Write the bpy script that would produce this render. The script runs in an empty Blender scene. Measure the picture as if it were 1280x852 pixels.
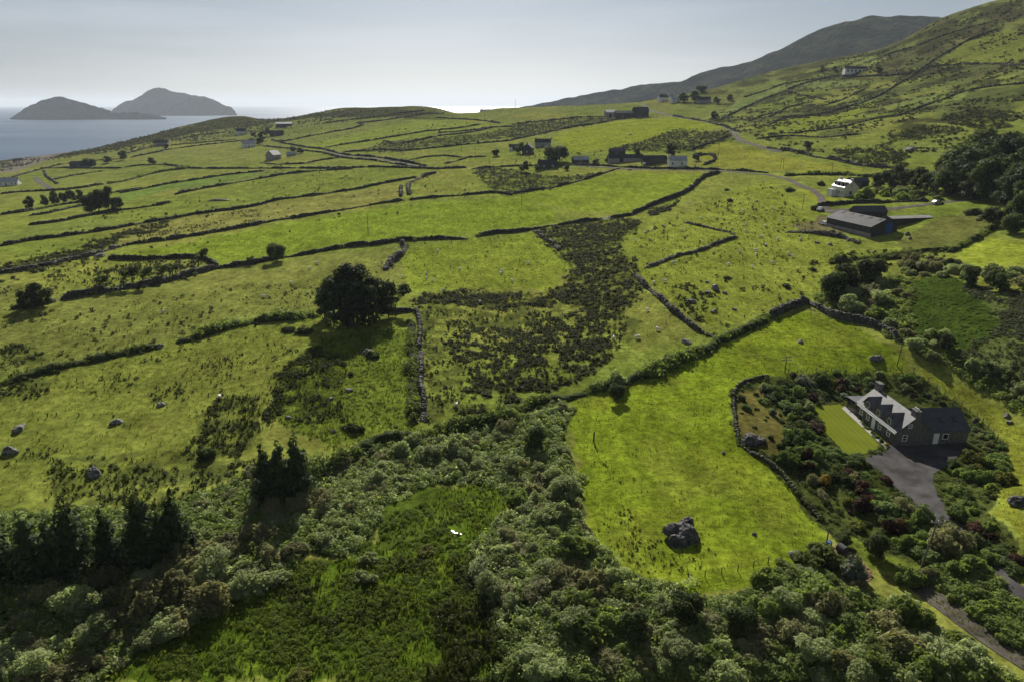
import bpy, math, random
import numpy as np
from mathutils import Vector

# ---------------------------------------------------------------- camera, sky, sun, exposure
SC = bpy.context.scene
COL = SC.collection
F, PITCH, ZC = 853.33, math.radians(19.07), 95.0      # focal length in photo pixels, camera height over the sea
cam_d = bpy.data.cameras.new('camera'); cam = bpy.data.objects.new('camera', cam_d); COL.objects.link(cam)
cam.location = (0, 0, ZC); cam.rotation_euler = (math.pi / 2 - PITCH, 0, 0)
cam_d.sensor_width = 36.0; cam_d.lens = 24.0; cam_d.clip_start = 0.5; cam_d.clip_end = 120000
SC.camera = cam
SUN_AZ, SUN_EL = math.radians(-4.0), math.radians(31.0)
W = bpy.data.worlds.new('World'); SC.world = W; W.use_nodes = True
nt = W.node_tree
sky = nt.nodes.new('ShaderNodeTexSky'); sky.sky_type = 'NISHITA'; sky.sun_disc = False
sky.sun_elevation = SUN_EL; sky.sun_rotation = SUN_AZ; sky.altitude = 100
sky.air_density = 1.0; sky.dust_density = 0.75; sky.ozone_density = 1.0
hs = nt.nodes.new('ShaderNodeHueSaturation'); hs.inputs['Saturation'].default_value = 0.52
nt.links.new(sky.outputs[0], hs.inputs['Color']); tint = nt.nodes.new('ShaderNodeVectorMath'); tint.operation = 'MULTIPLY'; tint.inputs[1].default_value = (0.535, 0.583, 0.672)
nt.links.new(hs.outputs[0], tint.inputs[0]); # faint high veils of cirrus
tcw = nt.nodes.new('ShaderNodeTexCoord'); mpw = nt.nodes.new('ShaderNodeMapping'); mpw.inputs['Scale'].default_value = (1.6, 1.6, 16); mpw.inputs['Rotation'].default_value = (0.03, 0.05, 0.4)
nzw = nt.nodes.new('ShaderNodeTexNoise'); nzw.inputs['Scale'].default_value = 1.7; nzw.inputs['Detail'].default_value = 6; nzw.inputs['Roughness'].default_value = 0.55
nt.links.new(tcw.outputs['Generated'], mpw.inputs[0]); nt.links.new(mpw.outputs[0], nzw.inputs['Vector'])
rgw = nt.nodes.new('ShaderNodeMapRange'); rgw.inputs['From Min'].default_value = 0.4; rgw.inputs['From Max'].default_value = 0.75; rgw.inputs['To Min'].default_value = 0.0; rgw.inputs['To Max'].default_value = 0.24
nt.links.new(nzw.outputs['Fac'], rgw.inputs['Value'])
cmx = nt.nodes.new('ShaderNodeMix'); cmx.data_type = 'RGBA'; cmx.inputs['B'].default_value = (11.5, 12.0, 12.6, 1)
nt.links.new(rgw.outputs[0], cmx.inputs['Factor']); nt.links.new(tint.outputs[0], cmx.inputs['A']); nt.links.new(cmx.outputs['Result'], nt.nodes['Background'].inputs[0])
nt.nodes['Background'].inputs[1].default_value = 0.05
sd = bpy.data.lights.new('sun', 'SUN'); sd.energy = 5.0; sd.angle = math.radians(0.5); sd.color = (1.0, 0.95, 0.86)
sun = bpy.data.objects.new('sun', sd); COL.objects.link(sun)
S = Vector((math.sin(SUN_AZ) * math.cos(SUN_EL), math.cos(SUN_AZ) * math.cos(SUN_EL), math.sin(SUN_EL)))
sun.rotation_euler = S.to_track_quat('Z', 'Y').to_euler(); sun.location = (0, 300, 400)
SC.view_settings.view_transform = 'Standard'; SC.view_settings.look = 'None'
SC.view_settings.gamma = 1.0; SC.view_settings.use_curve_mapping = False
SC.view_settings.exposure = 0.6
SC.render.engine = 'CYCLES'
SC.cycles.use_denoising = True
SC.cycles.max_bounces = 6; SC.cycles.diffuse_bounces = 2; SC.cycles.transmission_bounces = 3
SC.cycles.transparent_max_bounces = 4; SC.cycles.volume_bounces = 0; SC.cycles.glossy_bounces = 2
HAZE_DENSITY = 4.5e-5

# ---------------------------------------------------------------- numeric helpers
rng = np.random.default_rng(7); random.seed(7)
CP, SP = math.cos(PITCH), math.sin(PITCH)

def ray(u, v):
    """direction (x, y, z) through photo pixel (u, v), with unit forward depth"""
    r = (np.asarray(u, float) - 640) / F; up = (426 - np.asarray(v, float)) / F
    return r, CP + up * SP, -SP + up * CP

def project(x, y, z):
    z = z - ZC
    dep = y * CP - z * SP; up = y * SP + z * CP
    dep = np.where(dep < 1e-3, 1e-3, dep)
    return 640 + F * x / dep, 426 - F * up / dep

def vnoise(x, y, seed=0):
    xi = np.floor(x).astype(np.int64); yi = np.floor(y).astype(np.int64)
    fx = x - xi; fy = y - yi; fx = fx * fx * (3 - 2 * fx); fy = fy * fy * (3 - 2 * fy)
    def h(a, b):
        n = (a * 374761393 + b * 668265263 + seed * 974634777) & 0x7fffffff
        n = ((n ^ (n >> 13)) * 1274126177) & 0x7fffffff
        return ((n ^ (n >> 16)) & 0xffff) / 65535.0
    a = h(xi, yi) * (1 - fx) + h(xi + 1, yi) * fx
    b = h(xi, yi + 1) * (1 - fx) + h(xi + 1, yi + 1) * fx
    return (a * (1 - fy) + b * fy) * 2 - 1

def fbm(x, y, seed=0, octaves=4):
    s, a, t = 0, 1, 0
    for k in range(octaves):
        s = s + a * vnoise(x * 2 ** k + 17.3 * k, y * 2 ** k - 9.1 * k, seed + k); t += a; a *= 0.5
    return s / t

def inpoly(u, v, poly):
    u = np.asarray(u, float); v = np.asarray(v, float)
    ins = np.zeros(u.shape, bool); n = len(poly)
    for i in range(n):
        x1, y1 = poly[i]; x2, y2 = poly[(i + 1) % n]
        if y1 == y2: continue
        c = ((y1 > v) != (y2 > v)) & (u < (x2 - x1) * (v - y1) / (y2 - y1) + x1)
        ins ^= c
    return ins

def nearline(u, v, pts):
    """distance in pixels from (u,v) to a polyline"""
    u = np.asarray(u, float); v = np.asarray(v, float); best = np.full(u.shape, 1e9)
    for (x1, y1), (x2, y2) in zip(pts[:-1], pts[1:]):
        dx, dy = x2 - x1, y2 - y1; L = dx * dx + dy * dy + 1e-9
        t = np.clip(((u - x1) * dx + (v - y1) * dy) / L, 0, 1)
        best = np.minimum(best, np.hypot(u - x1 - t * dx, v - y1 - t * dy))
    return best

# ---------------------------------------------------------------- terrain heights: a smooth surface through surveyed points (pixel u, v and forward distance y)
SURVEY = [
 # near bowl
 (-200,852,61),(0,852,60),(320,852,59.5),(640,852,58.8),(960,852,58.5),(1280,852,57),(1480,852,55),
 (0,700,79),(320,700,79),(640,700,78),(960,700,78),(1120,700,79),(1280,700,75),
 (0,600,98),(320,600,99),(640,600,100),(860,600,99),(1000,600,99),
 (-200,560,105),(960,550,109),(1120,550,112),(1280,550,101),(1480,550,92),
 (0,450,146),(200,450,147),(400,450,148),(640,450,150),(800,450,146),
 (0,385,181),(200,385,184),(440,385,189),(640,400,185),(960,400,168),(1120,400,160),(1280,400,145),(1480,400,130),
 (0,330,236),(200,330,240),(320,330,243),(500,330,243),(800,350,206),(960,300,240),(1120,300,225),(1280,280,212),(1480,280,185),
 (0,270,366),(160,250,421),(320,280,327),(480,290,300),(640,292,290),(800,270,310),(960,250,310),(1120,250,282),
 (0,230,577),(160,215,616),(320,225,490),(480,225,461),(640,240,392),(800,215,432),(960,215,392),(1120,220,342),(1280,200,330),(1480,190,290),
 (160,190,826),(320,190,715),(480,190,620),(640,200,520),(800,190,505),(960,190,462),(1120,190,402),
 (320,165,975),(480,160,840),(640,170,680),(800,165,625),(960,160,565),(1120,150,505),(1280,150,420),
 (560,160,780),(700,150,800),(800,140,805),(960,125,790),(1120,100,710),(1280,100,525),(1480,90,440),
 (1280,50,660),
 # the crest
 (-300,214,980),(-120,206,960),(0,200.5,940),(60,193.5,960),(125,183.5,1010),(180,170.5,1060),(230,157.5,1110),(285,147,1150),(307,145.8,1150),(326,150.5,1170),(345,149.5,1190),(385,142.5,1170),(430,134.5,1110),
 (480,134.3,1060),(515,133,1030),(540,134.3,1010),(570,141.5,980),(590,141,965),(615,138,950),(640,135.5,940),(680,134,930),(740,131,920),(800,127,910),
 (880,113,930),(960,91,990),(1040,72,990),(1120,55,960),(1175,23,900),(1215,10,860),(1280,-8,800),(1380,-40,740),(1500,-70,680),
]
CREST = [r for r in SURVEY[-32:]]
def _knots():
    P = []
    for u, v, y in SURVEY:
        dx, dy, dz = ray(u, v); t = y / dy; P.append((t * dx, y, t * dz))
    for az in (-178, -140, -100, -75, 75, 100, 140, 178):
        for d in (40, 150, 500, 1500):
            a = math.radians(az)
            zz = -60 + (0.10 if az > 0 else -0.01) * d * (1 if abs(az) < 120 else 0.4)
            P.append((d * math.sin(a), d * math.cos(a), max(min(zz, 110), -75)))
    for az in (-50, -25, 0, 25, 50):
        a = math.radians(az); P.append((25 * math.sin(a), 25 * math.cos(a), -60.5))
    return np.array(P)
KN = _knots()
def _feat(x, y):
    return np.stack([np.arctan2(x, y) * 1.6, 0.5 * np.log(x * x + y * y)], -1)
KF = _feat(KN[:, 0], KN[:, 1])
def _phi(r2): return 0.5 * r2 * np.log(r2 + 1e-12)
_n = len(KF)
_A = np.zeros((_n + 3, _n + 3))
_A[:_n, :_n] = _phi(((KF[:, None] - KF[None]) ** 2).sum(-1)) + np.eye(_n) * 2e-4
_A[:_n, _n] = 1; _A[:_n, _n + 1:] = KF; _A[_n, :_n] = 1; _A[_n + 1:, :_n] = KF.T
_sol = np.linalg.solve(_A, np.concatenate([KN[:, 2], [0, 0, 0]]))
def _rbf(f):
    out = np.empty(len(f))
    for i in range(0, len(f), 40000):
        c = f[i:i + 40000]
        out[i:i + 40000] = _phi(((c[:, None] - KF[None]) ** 2).sum(-1)) @ _sol[:_n] + _sol[_n] + c @ _sol[_n + 1:]
    return out
_cx = np.array([(lambda r, y: (math.atan2(r[0], r[1]), y / r[1] * math.hypot(r[0], r[1])))(ray(u, v), y) for u, v, y in CREST])
_cx = _cx[np.argsort(_cx[:, 0])]
AZ = np.radians(np.concatenate([np.linspace(-180, -50, 70), np.linspace(-47, 47, 940), np.linspace(50, 180, 70)]))
LD = np.linspace(math.log(22), math.log(2300), 760)
_g = np.stack(np.meshgrid(AZ, LD, indexing='ij'), -1)
DC = np.interp(AZ, _cx[:, 0], _cx[:, 1], left=1700, right=1700)
_d = np.exp(_g[..., 1]); _dc = DC[:, None]
_f = np.stack([_g[..., 0] * 1.6, np.minimum(_g[..., 1], np.log(_dc))], -1).reshape(-1, 2)
GZ = _rbf(_f).reshape(_d.shape)
GX = _d * np.sin(_g[..., 0]); GY = _d * np.cos(_g[..., 0])
_t = np.maximum(_d - _dc, 0)
GZ = GZ - 0.62 * _t * _t / (_t + 30)
_calm = np.clip((_d - 40) / 60, 0.3, 1)
GZ += _calm * (0.55 * fbm(GX / 22, GY / 22, 3, 3) + 0.22 * fbm(GX / 6, GY / 6, 9, 2) + 0.07 * fbm(GX / 1.6, GY / 1.6, 5, 2) * (_d < 260))
_far = np.clip((_d - 350) / 500, 0, 1)
GZ += _far * 1.6 * fbm(GX / 60, GY / 60, 31, 4)
_cliff = np.clip(_t / 60, 0, 1)
GZ += _cliff * 7 * fbm(GX / 25, GY / 25, 41, 4)
GZ = np.maximum(GZ, -ZC - 12)
GZ += ZC
# level ground for the cottage and its drive
_hc = (GX - 76.0) ** 2 + (GY - 116.0) ** 2
_i = np.unravel_index(np.argmin((GX - 69.5) ** 2 + (GY - 112.0) ** 2), GX.shape); PADZ = GZ[_i]
_k = np.clip((36 - np.sqrt(_hc)) / 24, 0, 1); _k = _k * _k * (3 - 2 * _k); GZ = GZ * (1 - _k) + PADZ * _k

def zt(x, y):
    x = np.asarray(x, float); y = np.asarray(y, float)
    a = np.interp(np.arctan2(x, y), AZ, np.arange(len(AZ)))
    l = np.clip((0.5 * np.log(x * x + y * y + 1e-6) - LD[0]) / (LD[1] - LD[0]), 0, len(LD) - 1.001)
    i = np.minimum(a.astype(int), len(AZ) - 2); j = l.astype(int); fa = a - i; fl = l - j
    return (GZ[i, j] * (1 - fa) + GZ[i + 1, j] * fa) * (1 - fl) + (GZ[i, j + 1] * (1 - fa) + GZ[i + 1, j + 1] * fa) * fl

_TS = np.exp(np.linspace(math.log(30), math.log(1500), 520))
def pos(u, v):
    """where the ground is met along the line of sight of photo pixel (u, v)"""
    u = np.atleast_1d(np.asarray(u, float)); v = np.atleast_1d(np.asarray(v, float))
    dx, dy, dz = ray(u, v)
    X = dx[:, None] * _TS; Y = dy[:, None] * _TS; Z = ZC + dz[:, None] * _TS
    below = Z < zt(X, Y)
    k = np.where(below.any(1), below.argmax(1), -1)
    # a ray that passes over the crest: take where it comes closest to the ground
    miss = k < 0
    if miss.any():
        gap = Z[miss] - zt(X[miss], Y[miss]); gap[:, _TS < 500] = 1e9
        k[miss] = np.clip(gap.argmin(1), 1, None)
    k = np.maximum(k, 1)
    lo, hi = _TS[k - 1], _TS[k]
    for _ in range(18):
        m = (lo + hi) / 2; b = ZC + dz * m < zt(dx * m, dy * m)
        hi = np.where(b, m, hi); lo = np.where(b, lo, m)
    t = (lo + hi) / 2
    x, y = dx * t, dy * t
    return np.stack([x, y, zt(x, y)], -1)
def at(u, v): return pos(u, v)[0]
def ppm(p):
    """photo pixels per metre at a point"""
    return F / (p[1] * CP - (p[2] - ZC) * SP)

# ---------------------------------------------------------------- object helpers
def mesh_np(name, V, Fc, mat=None, smooth=False, parent=None, link=True):
    V = np.ascontiguousarray(V, dtype=np.float32); Fc = np.ascontiguousarray(Fc, dtype=np.int32)
    me = bpy.data.meshes.new(name); k = Fc.shape[1]
    me.vertices.add(len(V)); me.vertices.foreach_set('co', V.ravel())
    me.loops.add(Fc.size); me.loops.foreach_set('vertex_index', Fc.ravel())
    me.polygons.add(len(Fc)); me.polygons.foreach_set('loop_start', np.arange(0, Fc.size, k, dtype=np.int32))
    me.polygons.foreach_set('loop_total', np.full(len(Fc), k, dtype=np.int32))
    if smooth: me.polygons.foreach_set('use_smooth', np.ones(len(Fc), bool))
    me.update(calc_edges=True)
    if mat: me.materials.append(mat)
    if not link: return me
    o = bpy.data.objects.new(name, me); COL.objects.link(o)
    if parent: o.parent = parent
    return o

def mesh_py(name, V, Fc, mat=None, smooth=False, parent=None):
    me = bpy.data.meshes.new(name); me.from_pydata([tuple(map(float, v)) for v in V], [], [tuple(map(int, f)) for f in Fc])
    if smooth: me.polygons.foreach_set('use_smooth', [True] * len(me.polygons))
    me.update()
    if mat: me.materials.append(mat)
    o = bpy.data.objects.new(name, me); COL.objects.link(o)
    if parent: o.parent = parent
    return o

def tag(o, label=None, cat=None, group=None, kind=None):
    if label: o['label'] = label
    if cat: o['category'] = cat
    if group: o['group'] = group
    o['kind'] = kind or 'thing'
    return o
def struct(o, label=None, cat=None):
    o['kind'] = 'structure'
    if label: o['label'] = label
    if cat: o['category'] = cat
    return o
def empty(name, loc, rz=0):
    o = bpy.data.objects.new(name, None); COL.objects.link(o); o.location = tuple(map(float, loc)); o.rotation_euler = (0, 0, rz)
    o.empty_display_size = 0.5
    return o
def copy_tree(o, parent=None):
    c = o.copy(); COL.objects.link(c); c.parent = parent
    for ch in [x for x in KIDS.get(o.name, [])]: copy_tree(ch, c)
    return c
KIDS = {}
def child(o, parent):
    o.parent = parent; KIDS.setdefault(parent.name, []).append(o); return o

class MB:
    def __init__(s): s.V = []; s.F = []
    def poly(s, pts):
        n = len(s.V); s.V += [tuple(p) for p in pts]; s.F.append(tuple(range(n, n + len(pts))))
    def box(s, x0, x1, y0, y1, z0, z1):
        n = len(s.V)
        s.V += [(x0, y0, z0), (x1, y0, z0), (x1, y1, z0), (x0, y1, z0), (x0, y0, z1), (x1, y0, z1), (x1, y1, z1), (x0, y1, z1)]
        s.F += [tuple(n + i for i in f) for f in ((0, 3, 2, 1), (4, 5, 6, 7), (0, 1, 5, 4), (1, 2, 6, 5), (2, 3, 7, 6), (3, 0, 4, 7))]
    def slab(s, a, b, c, d, t):
        """a thin slab over quad a,b,c,d (counter-clockwise from above), t thick downwards"""
        P = [np.array(p, float) for p in (a, b, c, d)]; nrm = np.cross(P[1] - P[0], P[3] - P[0]); nrm /= np.linalg.norm(nrm) + 1e-9
        Q = [p - nrm * t for p in P]; n = len(s.V); s.V += [tuple(p) for p in P + Q]
        s.F += [tuple(n + i for i in f) for f in ((0, 1, 2, 3), (7, 6, 5, 4), (0, 4, 5, 1), (1, 5, 6, 2), (2, 6, 7, 3), (3, 7, 4, 0))]
    def tube(s, pts, r, n=6, r2=None, cap=True):
        pts = [np.array(p, float) for p in pts]; m = len(pts); base = len(s.V)
        for i, p in enumerate(pts):
            t = pts[min(i + 1, m - 1)] - pts[max(i - 1, 0)]; t /= np.linalg.norm(t) + 1e-9
            a = np.cross(t, (0, 0, 1) if abs(t[2]) < 0.9 else (1, 0, 0)); a /= np.linalg.norm(a) + 1e-9; b = np.cross(t, a)
            rr = r if r2 is None else r + (r2 - r) * i / (m - 1)
            for k in range(n):
                th = 2 * math.pi * k / n; s.V.append(tuple(p + rr * (math.cos(th) * a + math.sin(th) * b)))
        for i in range(m - 1):
            for k in range(n):
                s.F.append((base + i * n + k, base + i * n + (k + 1) % n, base + (i + 1) * n + (k + 1) % n, base + (i + 1) * n + k))
        if cap:
            s.F.append(tuple(base + k for k in range(n))[::-1]); s.F.append(tuple(base + (m - 1) * n + k for k in range(n)))
    def build(s, name, mat, parent=None, smooth=False):
        o = mesh_py(name, s.V, s.F, mat, smooth)
        if parent is not None: child(o, parent)
        return o

# ---------------------------------------------------------------- materials
def _mat(name):
    m = bpy.data.materials.new(name); m.use_nodes = True
    return m, m.node_tree, m.node_tree.nodes['Principled BSDF']
def N(nt, t, **kw):
    n = nt.nodes.new(t)
    for k, v in kw.items():
        if k.startswith('i_'): n.inputs[k[2:].replace('_', ' ')].default_value = v
        else: setattr(n, k, v)
    return n
def solid(name, col, rough=0.8, var=0.25, scale=1.5, bump=0.3, spec=0.3, metal=0.0, scale2=None):
    """a plain material with two sizes of mottling and a little relief"""
    m, nt, b = _mat(name); L = nt.links.new
    tc = N(nt, 'ShaderNodeTexCoord')
    n1 = N(nt, 'ShaderNodeTexNoise'); n1.inputs['Scale'].default_value = scale; n1.inputs['Detail'].default_value = 6
    L(tc.outputs['Object'], n1.inputs['Vector'])
    r = N(nt, 'ShaderNodeMapRange'); r.inputs['From Min'].default_value = 0.3; r.inputs['From Max'].default_value = 0.7
    r.inputs['To Min'].default_value = 1 - var; r.inputs['To Max'].default_value = 1 + var
    L(n1.outputs['Fac'], r.inputs['Value'])
    mx = N(nt, 'ShaderNodeVectorMath', operation='SCALE'); mx.inputs[0].default_value = col[:3]
    L(r.outputs[0], mx.inputs['Scale']); L(mx.outputs[0], b.inputs['Base Color'])
    b.inputs['Roughness'].default_value = rough; b.inputs['Specular IOR Level'].default_value = spec; b.inputs['Metallic'].default_value = metal
    if bump:
        bp = N(nt, 'ShaderNodeBump'); bp.inputs['Strength'].default_value = bump; bp.inputs['Distance'].default_value = 0.1
        n2 = N(nt, 'ShaderNodeTexNoise'); n2.inputs['Scale'].default_value = scale2 or scale * 4; n2.inputs['Detail'].default_value = 4
        L(tc.outputs['Object'], n2.inputs['Vector']); L(n2.outputs['Fac'], bp.inputs['Height']); L(bp.outputs[0], b.inputs['Normal'])
    return m
def rock_mat(name, dark, light, scale=1.2, bump=1.0, dist=0.15):
    m, nt, b = _mat(name); L = nt.links.new
    tc = N(nt, 'ShaderNodeTexCoord')
    n1 = N(nt, 'ShaderNodeTexNoise'); n1.inputs['Scale'].default_value = scale; n1.inputs['Detail'].default_value = 8; n1.inputs['Roughness'].default_value = 0.65
    v = N(nt, 'ShaderNodeTexVoronoi'); v.inputs['Scale'].default_value = scale * 1.6
    L(tc.outputs['Object'], n1.inputs['Vector']); L(tc.outputs['Object'], v.inputs['Vector'])
    cr = N(nt, 'ShaderNodeValToRGB'); cr.color_ramp.elements[0].position = 0.35; cr.color_ramp.elements[0].color = (*dark, 1)
    cr.color_ramp.elements[1].position = 0.68; cr.color_ramp.elements[1].color = (*light, 1)
    L(n1.outputs['Fac'], cr.inputs['Fac'])
    geo = N(nt, 'ShaderNodeNewGeometry'); ri = N(nt, 'ShaderNodeMapRange'); ri.inputs['To Min'].default_value = 0.5; ri.inputs['To Max'].default_value = 1.9; L(geo.outputs['Random Per Island'], ri.inputs['Value'])
    sc = N(nt, 'ShaderNodeVectorMath', operation='SCALE'); L(cr.outputs[0], sc.inputs[0]); L(ri.outputs[0], sc.inputs['Scale']); L(sc.outputs[0], b.inputs['Base Color'])
    ad = N(nt, 'ShaderNodeMath', operation='ADD'); L(n1.outputs['Fac'], ad.inputs[0]); L(v.outputs['Distance'], ad.inputs[1])
    bp = N(nt, 'ShaderNodeBump'); bp.inputs['Strength'].default_value = bump; bp.inputs['Distance'].default_value = dist
    L(ad.outputs[0], bp.inputs['Height']); L(bp.outputs[0], b.inputs['Normal'])
    b.inputs['Roughness'].default_value = 0.85; b.inputs['Specular IOR Level'].default_value = 0.25
    return m
def leaf_mat(name, a, b2, trans=0.42, rough=0.7, spec=0.10, objvar=0.35, warm_=(1.25, 1.3, 0.55)):
    """foliage: two tones picked leaf by leaf, light passing through"""
    m, nt, b = _mat(name); L = nt.links.new
    geo = N(nt, 'ShaderNodeNewGeometry'); oi = N(nt, 'ShaderNodeObjectInfo')
    mix = N(nt, 'ShaderNodeMix', data_type='RGBA'); mix.inputs['A'].default_value = (*a, 1); mix.inputs['B'].default_value = (*b2, 1)
    L(geo.outputs['Random Per Island'], mix.inputs['Factor'])
    r = N(nt, 'ShaderNodeMapRange'); r.inputs['To Min'].default_value = 1 - objvar; r.inputs['To Max'].default_value = 1 + objvar
    L(oi.outputs['Random'], r.inputs['Value'])
    sc = N(nt, 'ShaderNodeVectorMath', operation='SCALE'); L(mix.outputs['Result'], sc.inputs[0]); L(r.outputs[0], sc.inputs['Scale'])
    L(sc.outputs[0], b.inputs['Base Color']); b.inputs['Roughness'].default_value = rough; b.inputs['Specular IOR Level'].default_value = spec
    tr = N(nt, 'ShaderNodeBsdfTranslucent')
    warm = N(nt, 'ShaderNodeVectorMath', operation='MULTIPLY'); warm.inputs[1].default_value = warm_
    L(sc.outputs[0], warm.inputs[0]); L(warm.outputs[0], tr.inputs['Color'])
    ms = N(nt, 'ShaderNodeMixShader'); ms.inputs[0].default_value = trans
    L(b.outputs[0], ms.inputs[1]); L(tr.outputs[0], ms.inputs[2]); L(ms.outputs[0], nt.nodes['Material Output'].inputs['Surface'])
    return m
M = {}
M['willow'] = leaf_mat('willow_leaf', (0.22, 0.255, 0.125), (0.38, 0.41, 0.21), trans=0.58, warm_=(1.05, 1.15, 0.7))
M['bramble'] = leaf_mat('bramble_leaf', (0.12, 0.16, 0.045), (0.22, 0.27, 0.085), trans=0.55)
M['olive'] = leaf_mat('olive_leaf', (0.16, 0.165, 0.075), (0.27, 0.265, 0.13), trans=0.5, warm_=(1.1, 1.1, 0.7))
M['dark'] = leaf_mat('dark_leaf', (0.036, 0.056, 0.018), (0.085, 0.105, 0.036), trans=0.38, spec=0.08)
M['pine'] = leaf_mat('pine_needle', (0.022, 0.038, 0.016), (0.062, 0.080, 0.036), trans=0.26, spec=0.08)
M['gorse'] = leaf_mat('gorse_leaf', (0.030, 0.037, 0.010), (0.068, 0.078, 0.021), trans=0.28, spec=0.05)
M['rush'] = leaf_mat('rush_leaf', (0.03, 0.042, 0.01), (0.06, 0.075, 0.02), trans=0.25, spec=0.05)
M['bracken'] = leaf_mat('bracken_leaf', (0.085, 0.13, 0.010), (0.16, 0.21, 0.02), trans=0.48)
M['reed'] = leaf_mat('reed_leaf', (0.08, 0.10, 0.045), (0.13, 0.14, 0.07), trans=0.3)
M['lime'] = leaf_mat('lime_leaf', (0.10, 0.12, 0.02), (0.17, 0.17, 0.03))
M['garden'] = leaf_mat('garden_leaf', (0.08, 0.13, 0.03), (0.16, 0.21, 0.06), objvar=0.6)
M['copper'] = leaf_mat('copper_leaf', (0.045, 0.024, 0.018), (0.08, 0.042, 0.028))
M['gold'] = leaf_mat('gold_leaf', (0.22, 0.17, 0.02), (0.32, 0.22, 0.03))
M['rust'] = leaf_mat('rust_leaf', (0.14, 0.08, 0.02), (0.22, 0.13, 0.03))
M['silver'] = leaf_mat('silver_leaf', (0.10, 0.12, 0.09), (0.20, 0.22, 0.17))
M['grass'] = leaf_mat('grass_blade', (0.12, 0.150, 0.020), (0.19, 0.22, 0.045), trans=0.45, spec=0.0, objvar=0.0)
M['bark'] = solid('bark', (0.045, 0.036, 0.028), 0.9, 0.3, 3, 0.6)
M['bank'] = rock_mat('field_bank', (0.014, 0.016, 0.008), (0.055, 0.06, 0.03), 1.1, 0.8, 0.2)
M['hedge_core'] = solid('hedge_core', (0.03, 0.04, 0.012), 0.95, 0.4, 1.2, 0.8, 0.05)
M['stone'] = rock_mat('rubble_stone', (0.022, 0.024, 0.016), (0.105, 0.10, 0.082), 1.8, 1.0, 0.25)
M['boulder'] = rock_mat('boulder_rock', (0.025, 0.025, 0.022), (0.24, 0.23, 0.21), 1.4, 1.0, 0.35)
M['dark_rock'] = rock_mat('dark_rock', (0.014, 0.014, 0.015), (0.10, 0.095, 0.09), 1.1, 1.0, 0.5)
M['slate'] = solid('roof_slate', (0.10, 0.10, 0.102), 0.6, 0.35, 1.2, 0.25, 0.3, scale2=6)
M['dark_slate'] = solid('dark_roof_slate', (0.055, 0.057, 0.065), 0.6, 0.25, 1.2, 0.25, 0.35, scale2=6)
M['iron'] = solid('corrugated_iron', (0.032, 0.033, 0.036), 0.75, 0.5, 0.4, 0.2, 0.2)
M['pale_iron'] = solid('pale_roof_sheet', (0.35, 0.36, 0.38), 0.5, 0.2, 0.4, 0.2, 0.5)
M['cottage_wall'] = rock_mat('cottage_stone', (0.05, 0.048, 0.045), (0.16, 0.15, 0.14), 2.5, 0.8, 0.08)
M['white_wall'] = solid('whitewash', (0.72, 0.71, 0.67), 0.85, 0.06, 0.8, 0.1)
M['cream_wall'] = solid('cream_render', (0.62, 0.59, 0.48), 0.85, 0.08, 0.8, 0.1)
M['grey_wall'] = solid('grey_render', (0.28, 0.275, 0.265), 0.9, 0.15, 0.8, 0.2)
M['dark_wall'] = solid('dark_boarding', (0.05, 0.05, 0.05), 0.85, 0.25, 0.8, 0.2)
M['concrete'] = solid('concrete', (0.24, 0.23, 0.21), 0.9, 0.2, 0.6, 0.2)
M['white_paint'] = solid('white_paint', (0.8, 0.8, 0.78), 0.5, 0.04, 2, 0)
M['blue_paint'] = solid('blue_paint', (0.02, 0.085, 0.27), 0.6, 0.15, 0.8, 0.1)
M['glass'] = solid('window_glass', (0.02, 0.024, 0.03), 0.08, 0.1, 1, 0, 0.6)
M['tarmac'] = solid('tarmac', (0.060, 0.056, 0.055), 0.9, 0.45, 0.45, 0.4, 0.1, scale2=8)
M['track'] = solid('gravel_track', (0.085, 0.075, 0.06), 0.95, 0.5, 0.5, 0.3, 0.05, scale2=6)
M['path'] = solid('paving', (0.32, 0.30, 0.27), 0.85, 0.15, 1, 0.2)
M['lawn'] = solid('mown_lawn', (0.125, 0.148, 0.016), 0.9, 0.12, 0.25, 0.35, 0.0, scale2=7)
def mow_lines():
    m = M['lawn']; nt = m.node_tree; L = nt.links.new; b = nt.nodes['Principled BSDF']; src = b.inputs['Base Color'].links[0].from_socket
    tc = N(nt, 'ShaderNodeNewGeometry'); w = N(nt, 'ShaderNodeTexWave'); w.inputs['Scale'].default_value = 0.28; w.inputs['Distortion'].default_value = 2.5; w.inputs['Detail'].default_value = 2
    L(tc.outputs['Position'], w.inputs['Vector']); r = N(nt, 'ShaderNodeMapRange'); r.inputs['To Min'].default_value = 0.94; r.inputs['To Max'].default_value = 1.06; L(w.outputs['Fac'], r.inputs['Value'])
    s = N(nt, 'ShaderNodeVectorMath', operation='SCALE'); L(src, s.inputs[0]); L(r.outputs[0], s.inputs['Scale']); L(s.outputs[0], b.inputs['Base Color'])
mow_lines()
M['wood'] = solid('weathered_wood', (0.12, 0.10, 0.08), 0.85, 0.25, 2, 0.3)
M['wire'] = solid('wire_metal', (0.10, 0.10, 0.10), 0.8, 0.05, 2, 0, 0.5, 0.6)
M['wool'] = solid('sheep_wool', (0.72, 0.70, 0.64), 0.95, 0.1, 6, 0.4)
M['silver_car'] = solid('silver_car_paint', (0.30, 0.31, 0.33), 0.45, 0.03, 1, 0, 0.5, 0.4)
M['white_car'] = solid('white_car_paint', (0.75, 0.75, 0.75), 0.3, 0.03, 1, 0, 0.5)
M['rubber'] = solid('tyre_rubber', (0.02, 0.02, 0.02), 0.8, 0.1, 3, 0)
M['porcelain'] = solid('porcelain', (0.6, 0.6, 0.58), 0.3, 0.05, 2, 0)
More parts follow.
